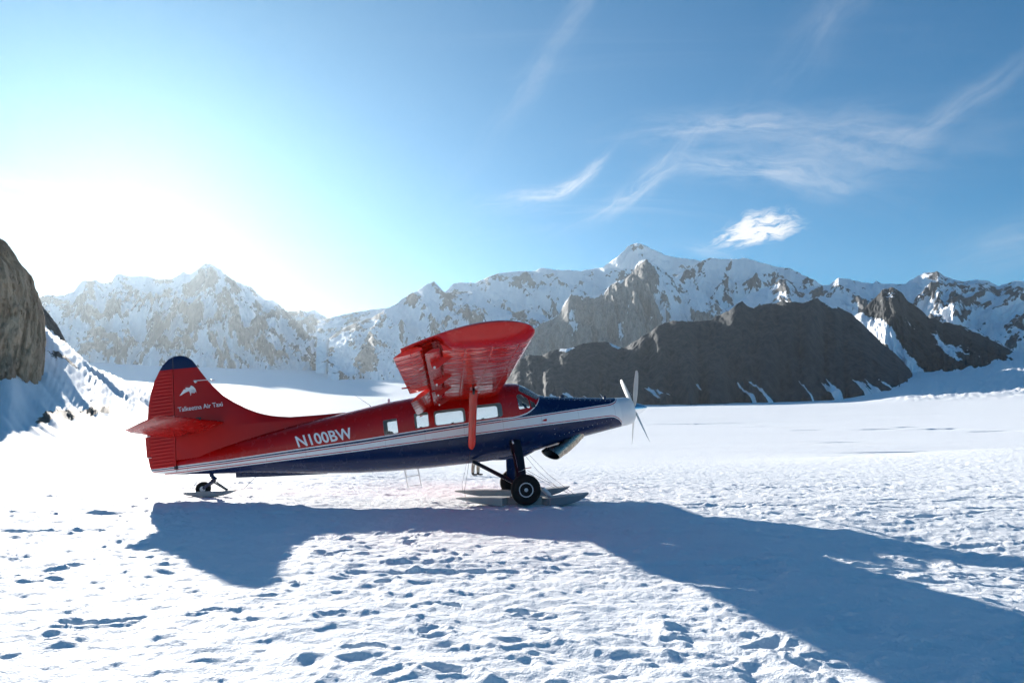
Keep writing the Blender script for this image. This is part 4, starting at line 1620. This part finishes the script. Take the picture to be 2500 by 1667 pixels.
TH = 0.168
for s in (-1, 1):
    # main box of the wing ahead of the flaps
    us_top = [0.5 * (1 - math.cos(math.pi * k / 22)) * 0.90 for k in range(23)]
    us_bot = [0.5 * (1 - math.cos(math.pi * k / 20)) * 0.695 for k in range(21)]
    bm = bmesh.new()
    secs = []
    for y in np.linspace(0.66, 8.36, 48):
        top = [wing_pt(s * y, u, camb(u) + half(u, TH)) for u in us_top]
        bot = [wing_pt(s * y, u, camb(u) * 0.9 - half(u, TH)) for u in us_bot]
        cove = [wing_pt(s * y, 0.895, camb(0.895) + half(0.895, TH) - 0.006), wing_pt(s * y, 0.715, camb(0.7) + half(0.7, TH) - 0.02), wing_pt(s * y, 0.690, -0.01)]
        secs.append(top + cove + bot[::-1][:-1])
    loft(bm, secs)
    wing = bm_obj('wing', bm, m_wing, plane, True, 35)
    # rounded tip carries the full chord
    bm = bmesh.new()
    secs = []
    us = [0.5 * (1 - math.cos(math.pi * k / 26)) for k in range(27)]
    for y, kt, kb in ((8.365, 1, 1), (8.45, 1, .93), (8.55, .98, .76), (8.64, .94, .48), (8.72, .87, .14), (8.785, .78, -.20), (8.83, .67, -.46), (8.848, .58, -.57)):
        ins = 0.0 if y < 8.4 else 0.035 * ((y - 8.4) / 0.45) ** 2.5
        ring = []
        for u in us:
            q = ins + u * (1 - ins * 1.2)
            ring.append(wing_pt(s * y, q, camb(q) + half(u, TH) * kt))
        for u in us[::-1][1:-1]:
            q = ins + u * (1 - ins * 1.2)
            low = camb(q) * 0.9 - half(u, TH) * kb
            thin = camb(q) + half(u, TH) * kt - 0.010
            w_ = float(sstep(0.62, 0.76, np.array(u)))
            ring.append(wing_pt(s * y, q, low * (1 - w_) + thin * w_))
        secs.append(ring)
    loft(bm, secs)
    bm_obj('wing_tip', bm, m_red, wing, True, 50)
    # navigation lamp let into the tip
    bm = bmesh.new()
    c = wing_pt(s * 8.63, 0.27, camb(.3) + half(0.3, TH) * 0.75)
    bmesh.ops.create_uvsphere(bm, u_segments=16, v_segments=8, radius=1.0, matrix=Matrix.Translation(wing_pt(s * 8.70, 0.27, 0.090)) @ Matrix.Diagonal((0.055, 0.03, 0.022, 1)))
    bm_obj('navigation_light', bm, m_chrome, wing, True)

    def element(name, y0, y1, u0, u1, pivot_u, drop, deg, thick, mat, nseg=12):
        """slotted surface turned about a hinge below the wing"""
        bm = bmesh.new()
        secs = []
        for y in np.linspace(y0, y1, nseg):
            piv = wing_pt(s * y, pivot_u, -0.03)
            ring = []
            n = 12
            uu = [0.5 * (1 - math.cos(math.pi * k / n)) for k in range(n + 1)]
            L_ = (u1 - u0)
            pts = [(u0 + L_ * a, half(a, thick) * L_ * 1.15 + 0.10 * L_ * 4 * a * (1 - a) * .5) for a in uu] + [(u0 + L_ * a, -half(a, thick) * L_ * 0.75) for a in uu[::-1][1:-1]]
            for u, w in pts:
                p = wing_pt(s * y, u, w - drop)
                dx, dz = p.x - piv.x, p.z - piv.z
                ca, sa = math.cos(R(deg)), math.sin(R(deg))
                ring.append(Vector((piv.x + dx * ca - dz * sa * -1 * -1, p.y, piv.z + dz * ca + dx * sa)))
            secs.append(ring)
        loft(bm, secs)
        return bm_obj(name, bm, mat, wing, True, 40)

    ail = element('aileron', 3.92, 8.60, 0.835, 1.055, 0.76, -0.016, 10, 0.16, m_wing)
    element('aileron_vane', 3.92, 8.60, 0.715, 0.828, 0.76, 0.030, 7, 0.20, m_red)
    element('flap', 0.78, 3.86, 0.835, 1.075, 0.76, -0.014, 26, 0.16, m_wing)
    element('flap_vane', 0.78, 3.86, 0.720, 0.838, 0.76, 0.030, 17, 0.20, m_red)
    bm = bmesh.new()
    p = wing_pt(s * 5.3, 1.05, -0.055)
    box(bm, p.x - 0.10, p.x + 0.06, p.y - 0.03, p.y + 0.03, p.z - 0.012, p.z + 0.012)
    bm_obj('trim_tab', bm, m_red, ail, False)
    for y in (7.75, 5.55, 3.72, 1.62):
        bm = bmesh.new()
        a = wing_pt(s * y, 0.60, camb(.6) * .9 - half(.60, TH) + 0.01)
        b = wing_pt(s * y, 0.690, camb(.69) * .9 - half(.69, TH) + 0.01)
        ap = wing_pt(s * y, 0.765, -0.082)
        c_ = wing_pt(s * y, 0.80, -0.035)
        d_ = wing_pt(s * y, 0.74, 0.0)
        plate(bm, [a, ap + Vector((0.02, 0, -0.03)), ap + Vector((-0.05, 0, -0.01)), c_, d_, b], a, (0, 1, 0), 0.035)
        bm_obj('hinge_bracket', bm, m_red, wing, False)
        bm = bmesh.new()
        lathe(bm, [(-0.035, 0.001), (-0.035, 0.02), (0.035, 0.02), (0.035, 0.001)], (ap.x - 0.01, ap.y, ap.z - 0.008), 'y', 12)
        bm_obj('hinge_bolt', bm, m_alu, wing, False)

    # bracing strut: broad streamlined tube
    bm = bmesh.new()
    a = Vector((-1.04, s * 0.70, 1.50))
    b = Vector((-0.92, s * 3.20, 2.775))
    secs = []
    for t in (0.0, 0.03, 0.08, 0.5, 0.93, 0.975):
        p = a.lerp(b, t)
        k = 0.55 if t == 0 else (0.85 if t == 0.03 else 1.0)
        ax = (b - a).normalized()
        nrm = Vector((1, 0, 0)).cross(ax).normalized()
        secs.append([p + Vector((1, 0, 0)) * (0.092 * k * math.cos(2 * math.pi * i / 18)) + nrm * (0.036 * math.sin(2 * math.pi * i / 18)) for i in range(18)])
    loft(bm, secs)
    strut = bm_obj('wing_strut', bm, m_strut, plane, True, 50)
    bm = bmesh.new()
    bar(bm, a.lerp(b, 0.955), a.lerp(b, 1.02), 0.13, 0.05, (1, 0, 0))
    bmesh.ops.bevel(bm, geom=bm.edges[:], offset=0.012, segments=2, affect='EDGES')
    bm_obj('strut_fitting', bm, m_black, strut, True, 40)

# ------------------------------------------------------------------ landing gear, wheels, skis
WZ, WX, WR = 0.382, 0.054, 0.355


def gear(s):
    y_w = s * 1.70
    hub = Vector((WX, y_w, WZ))
    # sprung leg
    bm = bmesh.new()
    secs = []
    for p, c, t in (((0.04, s * 0.58, 1.62), 0.30, 0.10), ((0.045, s * 0.72, 1.48), 0.29, 0.10), ((0.05, s * 1.05, 1.12), 0.27, 0.085), ((0.02, s * 1.42, 0.66), 0.245, 0.07), ((0.02, s * 1.50, 0.44), 0.20, 0.07)):
        secs.append([Vector(p) + Vector((c / 2 * math.cos(2 * math.pi * i / 16), s * t / 2 * math.sin(2 * math.pi * i / 16), 0)) for i in range(16)])
    loft(bm, secs)
    leg = bm_obj('landing_gear_leg', bm, m_navy if s > 0 else m_black, plane, True, 60)
    bm = bmesh.new()
    tube(bm, [(-0.03, s * 1.02, 1.24), (-0.02, s * 1.15, 1.05), (-0.03, s * 1.34, 0.78), (-0.02, s * 1.46, 0.60)], 0.006, 6)
    tube(bm, [(-0.03, s * 1.34, 0.80), (0.06, s * 1.37, 0.815), (0.15, s * 1.33, 0.84)], 0.006, 6)
    bm_obj('brake_hose', bm, m_alu, leg)
    bm = bmesh.new()
    box(bm, 0.14, 0.30, s * 1.30 - 0.05, s * 1.30 + 0.05, 0.845, 0.860)
    bm_obj('boarding_step', bm, m_red, leg, False)
    bm = bmesh.new()
    tube(bm, [(-0.02, s * 0.755, 1.57), (-0.005, s * 0.80, 1.46)], 0.022, 10)
    bm_obj('leg_attachment_bolt', bm, m_alu, leg)
    # diagonal brace
    bm = bmesh.new()
    bar(bm, (-1.04, s * 0.55, 1.165), (-0.02, s * 1.50, 0.46), 0.115, 0.085, (1, 0, 1))
    bmesh.ops.bevel(bm, geom=bm.edges[:], offset=0.018, segments=2, affect='EDGES')
    bm_obj('gear_brace', bm, m_black, plane, True, 40)
    # wheel
    bm = bmesh.new()
    o_ = s
    prof = [(-0.09, 0.02), (-0.09, 0.165), (0.085, 0.165), (0.105, 0.172), (0.118, 0.168), (0.118, 0.150), (0.085, 0.140), (0.070, 0.120), (0.078, 0.085), (0.090, 0.080), (0.094, 0.060), (0.085, 0.050), (0.11, 0.045), (0.125, 0.034), (0.128, 0.001)]
    lathe(bm, [(a * o_, r) for a, r in prof], hub, 'y', 40)
    wheel = bm_obj('wheel', bm, m_rim, plane, True, 30)
    for k in range(9):
        t = 2 * math.pi * k / 9
        bm = bmesh.new()
        lathe(bm, [(0.066 * o_, 0.001), (0.066 * o_, 0.011), (0.088 * o_, 0.010), (0.090 * o_, 0.001)], (hub.x + 0.103 * math.cos(t), hub.y, hub.z + 0.103 * math.sin(t)), 'y', 8)
        bm_obj('wheel_bolt', bm, m_black if k % 1 == 0 else m_rim, wheel, False)
    bm = bmesh.new()
    tp = [(-0.10, 0.160), (-0.125, 0.190), (-0.145, 0.250), (-0.140, 0.305), (-0.115, 0.338), (-0.06, 0.353), (0.0, 0.356), (0.06, 0.353), (0.115, 0.338), (0.140, 0.305), (0.145, 0.250), (0.125, 0.190), (0.100, 0.160)]
    lathe(bm, [(a * o_, r) for a, r in tp], hub, 'y', 64)
    bm_obj('tyre', bm, m_rubber, wheel, True, 60)
    bm = bmesh.new()
    tube(bm, [(hub.x - 0.02, s * 1.46, hub.z + 0.02), tuple(hub)], 0.045, 14)
    bm_obj('axle', bm, m_black, plane, True, 40)
    # ski lies flat on the snow beside the wheel
    ski = bpy.data.meshes.new('ski')
    bm = bmesh.new()
    yc = 1.30
    secs = []
    for x, zb_, zt_, w, oy in ((-1.62, 0.150, 0.172, 0.08, 0.0), (-1.50, 0.130, 0.182, 0.16, 0.02), (-1.20, 0.068, 0.190, 0.23, 0.05), (-0.80, 0.012, 0.195, 0.28, 0.10), (-0.56, -0.010, 0.190, 0.34, 0.14), (-0.41, -0.012, 0.185, 0.20, 0.0), (0.41, -0.012, 0.185, 0.20, 0.0), (0.56, -0.012, 0.192, 0.36, 0.16), (0.80, 0.003, 0.205, 0.36, 0.16), (1.05, 0.045, 0.232, 0.345, 0.15), (1.25, 0.105, 0.245, 0.31, 0.13), (1.40, 0.170, 0.262, 0.25, 0.10), (1.52, 0.238, 0.275, 0.16, 0.06), (1.56, 0.266, 0.280, 0.07, 0.03)):
        ym = s * (yc + oy)
        secs.append([(x, ym - w, zb_ + 0.012), (x, ym - w * 0.9, zb_), (x, ym + w * 0.9, zb_), (x, ym + w, zb_ + 0.012), (x, ym + w, zb_ + (zt_ - zb_) * 0.94), (x, ym + w * 0.9, zt_), (x, ym - w * 0.9, zt_), (x, ym - w, zb_ + (zt_ - zb_) * 0.94)])
    loft(bm, secs)
    sk = bm_obj('ski', bm, m_ski, plane, True, 30)
    sk.data.materials.append(m_skib)
    for p in sk.data.polygons:
        if p.center.x > 0.30 and abs(p.normal.y) > 0.6:
            p.material_index = 1
    sk.rotation_euler = (0, THETA, 0)
    sk.location = (0, 0, 0.012)
    bm = bmesh.new()
    tube(bm, [(0.40, s * 1.47, 0.42), (0.43, s * 1.47, 0.385)], 0.022, 10)
    tube(bm, [(0.43, s * 1.47, 0.385), (0.60, s * 1.45, 0.225)], 0.055, 16)
    tube(bm, [(0.60, s * 1.45, 0.225), (0.68, s * 1.44, 0.16)], 0.030, 10)
    bm_obj('hydraulic_ram', bm, m_rim, sk, True, 40)
    bm = bmesh.new()
    tube(bm, [(0.02, s * 1.42, 0.36), (0.10, s * 1.40, 0.16)], 0.05, 12)
    bar(bm, (-0.35, s * 1.40, 0.18), (0.55, s * 1.40, 0.18), 0.10, 0.04)
    bm_obj('ski_pedestal', bm, m_black, sk, True, 40)
    # rigging wires
    def wl(x, y, z):
        c, s_ = math.cos(THETA), math.sin(THETA)
        return (x * c + z * s_, y, -x * s_ + z * c)
    for pts in ([(0.38, s * 0.62, 1.12), (0.72, s * 1.0, 0.62), wl(1.28, s * 1.30, 0.20)],
                [(0.20, s * 1.32, 0.80), wl(0.80, s * 1.30, 0.42), wl(1.22, s * 1.22, 0.195)],
                [(-1.08, s * 0.76, 1.45), (-1.22, s * 0.90, 0.95), wl(-1.42, s * 1.28, 0.36), wl(-1.40, s * 1.30, 0.18)],):
        bm = bmesh.new()
        P = [Vector(p) for p in pts]
        fine_ = []
        for i in range(len(P) - 1):
            for k in range(6):
                fine_.append(P[i].lerp(P[i + 1], k / 6))
        fine_.append(P[-1])
        tube(bm, fine_, 0.0045, 5)
        bm_obj('rigging_wire', bm, m_wire, plane)


gear(-1)
gear(1)

# tail wheel and its ski
TX, TZ = -7.72, 1.43
tg = Vector((TX, 0.0, TZ))
bm = bmesh.new()
tube(bm, [(-7.50, 0, 1.80), (-7.49, 0, 1.70)], 0.052, 14)
tube(bm, [(-7.49, 0, 1.70), (-7.40, 0, 1.62), (-7.43, 0, 1.56)], [0.045, 0.05, 0.04], 12)
bar(bm, (-7.44, 0.085, 1.60), (-7.70, 0.085, 1.44), 0.03, 0.07)
bar(bm, (-7.44, -0.085, 1.60), (-7.70, -0.085, 1.44), 0.03, 0.07)
bar(bm, (-7.46, -0.10, 1.60), (-7.46, 0.10, 1.60), 0.07, 0.07)
tail_fork = bm_obj('tail_gear_fork', bm, m_navy, plane, True, 40)
bm = bmesh.new()
lathe(bm, [(-0.055, 0.01), (-0.055, 0.07), (-0.03, 0.06), (0.03, 0.06), (0.055, 0.07), (0.055, 0.01)], tg, 'y', 24)
tw = bm_obj('tail_wheel', bm, m_rim, plane, True, 40)
bm = bmesh.new()
lathe(bm, [(-0.05, 0.07), (-0.065, 0.10), (-0.075, 0.155), (-0.035, 0.180), (0.035, 0.180), (0.075, 0.155), (0.065, 0.10), (0.05, 0.07)], tg, 'y', 36)
bm_obj('tyre', bm, m_rubber, tw, True, 60)
bm = bmesh.new()
c8, s8 = math.cos(THETA), math.sin(THETA)


def tl(x, y, z):        # offsets from the tail wheel contact in level axes
    return (TX - 0.0 + x * c8 + z * s8, y, TZ - 0.13 - x * s8 + z * c8)


secs = []
for x, zb_, zt_, w in ((-0.50, 0.02, 0.03, 0.04), (-0.40, -0.01, 0.06, 0.13), (-0.1, -0.045, 0.075, 0.15), (0.25, -0.045, 0.085, 0.15), (0.50, -0.02, 0.095, 0.14), (0.66, 0.03, 0.10, 0.10), (0.76, 0.075, 0.11, 0.04)):
    secs.append([tl(x, -w, zb_), tl(x, w, zb_), tl(x, w, zt_), tl(x, -w, zt_)])
loft(bm, secs)
ts = bm_obj('tail_ski', bm, m_ski, plane, True, 30)
bm = bmesh.new()
bar(bm, (-7.42, 0.10, 1.55), tl(0.60, 0.06, 0.075), 0.03, 0.03)
bar(bm, (-7.42, -0.10, 1.55), tl(0.60, -0.06, 0.075), 0.03, 0.03)
bm_obj('tail_ski_strut', bm, m_black, ts, False)
for pts in ([tl(0.70, 0, 0.08), tl(0.95, 0, 0.13), (-6.36, 0, 1.60)], [tl(-0.46, 0, 0.035), tl(-0.36, 0, 0.13), tl(-0.25, 0, 0.20), (-7.75, 0, 1.74)]):
    bm = bmesh.new()
    tube(bm, pts, 0.006, 6)
    bm_obj('rigging_wire', bm, m_wire, plane)

# ------------------------------------------------------------------ boarding ladder on the far side
def lad(x, y, z):
    return M @ Vector((x, y, z))


lx, lw = -2.86, 0.36
bm = bmesh.new()
a0, a1 = (lx, 0.86, 1.55), (lx + 0.07, 0.92, 0.68)
b0, b1 = (lx + lw, 0.86, 1.55), (lx + lw + 0.06, 0.92, 0.68)
ladder = bpy.data.objects.new('boarding_ladder', None)
C.objects.link(ladder)
ladder.matrix_world = M.copy()
tag(ladder, 'small pale metal ladder hanging below the fuselage between the tail and the wheels', 'ladder')
for p, q in ((a0, a1), (b0, b1)):
    bm = bmesh.new()
    tube(bm, [p, q], 0.014, 8)
    bm_obj('rail', bm, m_white, ladder)
for t in (0.36, 0.66, 0.955):
    bm = bmesh.new()
    p = Vector(a0).lerp(Vector(a1), t)
    q = Vector(b0).lerp(Vector(b1), t)
    tube(bm, [p, q], 0.012, 8)
    bm_obj('rung', bm, m_white, ladder)
for p, q in ((Vector(a0) + Vector((0.10, 0, 0)), Vector(a0).lerp(Vector(a1), 0.72)), (Vector(b0) - Vector((0.06, 0, 0)), Vector(b0).lerp(Vector(b1), 0.66))):
    bm = bmesh.new()
    tube(bm, [p, q], 0.009, 8)
    bm_obj('hanger_brace', bm, m_white, ladder)


# ------------------------------------------------------------------ the person beyond the fuselage
def cloth(name, col, rough=0.85):
    m, nt, b = mat_new(name)
    tcn = nt.new('ShaderNodeTexCoord')
    n = nt.noise(tcn.outputs['Object'], 9, 5, 0.6)
    nt.l.new(nt.mixc(nt.smooth(n, .3, .7), col, tuple(c * 0.7 for c in col)), b.inputs['Base Color'])
    b.inputs['Roughness'].default_value = rough
    bump(nt, b, n, 0.4, 0.02)
    return m


def build_person():
    V, Ed, Rd = [], [], []

    def add(p, r, prev=None):
        V.append(p)
        Rd.append(r if isinstance(r, tuple) else (r, r))
        if prev is not None:
            Ed.append((prev, len(V) - 1))
        return len(V) - 1
    pel = add((0, 0, 0.96), (0.155, 0.115))
    ab = add((0, 0.01, 1.10), (0.150, 0.110), pel)
    ch = add((0, 0.02, 1.32), (0.170, 0.120), ab)
    nb = add((0, 0.01, 1.47), (0.075, 0.075), ch)
    nk = add((0, -0.005, 1.53), 0.058, nb)
    jw = add((0, -0.015, 1.60), (0.070, 0.085), nk)
    hd = add((0, -0.01, 1.68), (0.078, 0.098), jw)
    tp = add((0, 0.0, 1.755), (0.06, 0.075), hd)
    for s in (-1, 1):
        hip = add((s * 0.10, 0, 0.88), (0.095, 0.10), pel)
        kn = add((s * 0.135, -0.015, 0.50), (0.090, 0.092), hip)
        cf = add((s * 0.145, 0.015, 0.34), (0.084, 0.088), kn)
        ak = add((s * 0.150, 0.02, 0.10), (0.070, 0.075), cf)
        hl = add((s * 0.135, 0.035, 0.045), (0.045, 0.050), ak)
        dirx, diry = (0.10, -0.10) if s < 0 else (0.16, -0.04)
        ball = add((s * 0.135 + dirx, 0.02 + diry, 0.042), (0.045, 0.040), hl)
        add((s * 0.135 + dirx * 1.5, 0.02 + diry * 1.5, 0.040), (0.034, 0.030), ball)
        sh = add((s * 0.20, 0.015, 1.42), 0.070, ch)
        elb = add((s * 0.27, 0.03, 1.14), 0.050, sh)
        wr = add((s * 0.24, -0.09, 0.93), 0.034, elb)
        pm = add((s * 0.235, -0.115, 0.87), (0.030, 0.020), wr)
        for k, (dx, ln) in enumerate(((-0.030, 0.075), (-0.010, 0.085), (0.010, 0.080), (0.030, 0.062))):
            f1 = add((s * 0.235 + dx, -0.125, 0.825), 0.009, pm)
            f2 = add((s * 0.235 + dx, -0.128, 0.825 - ln * 0.5), 0.0085, f1)
            add((s * 0.235 + dx * 0.9, -0.115, 0.825 - ln), 0.007, f2)
        t1 = add((s * 0.200, -0.135, 0.865), 0.010, pm)
        add((s * 0.190, -0.150, 0.835), 0.009, t1)
    me = bpy.data.meshes.new('person_skeleton')
    me.from_pydata(V, Ed, [])
    o = bpy.data.objects.new('person_skeleton', me)
    C.objects.link(o)
    md = o.modifiers.new('skin', 'SKIN')
    md.use_smooth_shade = True
    sv = me.skin_vertices[0].data
    for i, r in enumerate(Rd):
        sv[i].radius = r
        sv[i].use_root = (i == 0)
    o.modifiers.new('sub', 'SUBSURF').levels = 2
    dg = bpy.context.evaluated_depsgraph_get()
    body = bpy.data.meshes.new_from_object(o.evaluated_get(dg))
    bpy.data.objects.remove(o, do_unlink=True)
    body.materials.clear()
    for m in (cloth('tan_trousers', (0.52, 0.43, 0.32)), cloth('brown_boots', (0.05, 0.035, 0.025), 0.6), cloth('dark_jacket', (0.04, 0.05, 0.07)), cloth('skin', (0.45, 0.28, 0.20), 0.5)):
        body.materials.append(m)
    for p in body.polygons:
        z, x = p.center.z, abs(p.center.x)
        p.material_index = 1 if z < 0.135 else (0 if (z < 0.93 and x < 0.205) else (3 if (z > 1.50 or z < 0.90) else 2))
        p.use_smooth = True
    ob = bpy.data.objects.new('person', body)
    C.objects.link(ob)
    tag(ob, 'person in tan trousers and brown boots standing behind the fuselage', 'person')
    # hair cap and face
    bm = bmesh.new()
    bmesh.ops.create_uvsphere(bm, u_segments=20, v_segments=12, radius=0.105, matrix=Matrix.Translation((0, 0.005, 1.705)) @ Matrix.Diagonal((0.88, 1.02, 0.92, 1)))
    bmesh.ops.delete(bm, geom=[v for v in bm.verts if v.co.z < 1.70 and v.co.y < 0.03], context='VERTS')
    bm_obj('knit_cap', bm, cloth('knit_wool', (0.06, 0.07, 0.09)), ob)
    bm = bmesh.new()
    bmesh.ops.create_cone(bm, segments=8, radius1=0.016, radius2=0.006, depth=0.035, matrix=Matrix.Translation((0, -0.108, 1.645)))
    for s in (-1, 1):
        bmesh.ops.create_uvsphere(bm, u_segments=8, v_segments=6, radius=0.012, matrix=Matrix.Translation((s * 0.032, -0.098, 1.668)))
        bmesh.ops.create_uvsphere(bm, u_segments=8, v_segments=6, radius=0.022, matrix=Matrix.Translation((s * 0.080, 0.0, 1.655)) @ Matrix.Diagonal((0.4, 0.8, 1.3, 1)))
    bm_obj('facial_features', bm, cloth('face_skin', (0.36, 0.21, 0.15), 0.5), ob)
    return ob


person = build_person()
px_, py_ = -1.64, 33.8
person.location = (px_, py_, gz(px_, py_) - 0.01)
person.rotation_euler = (0, 0, R(40))
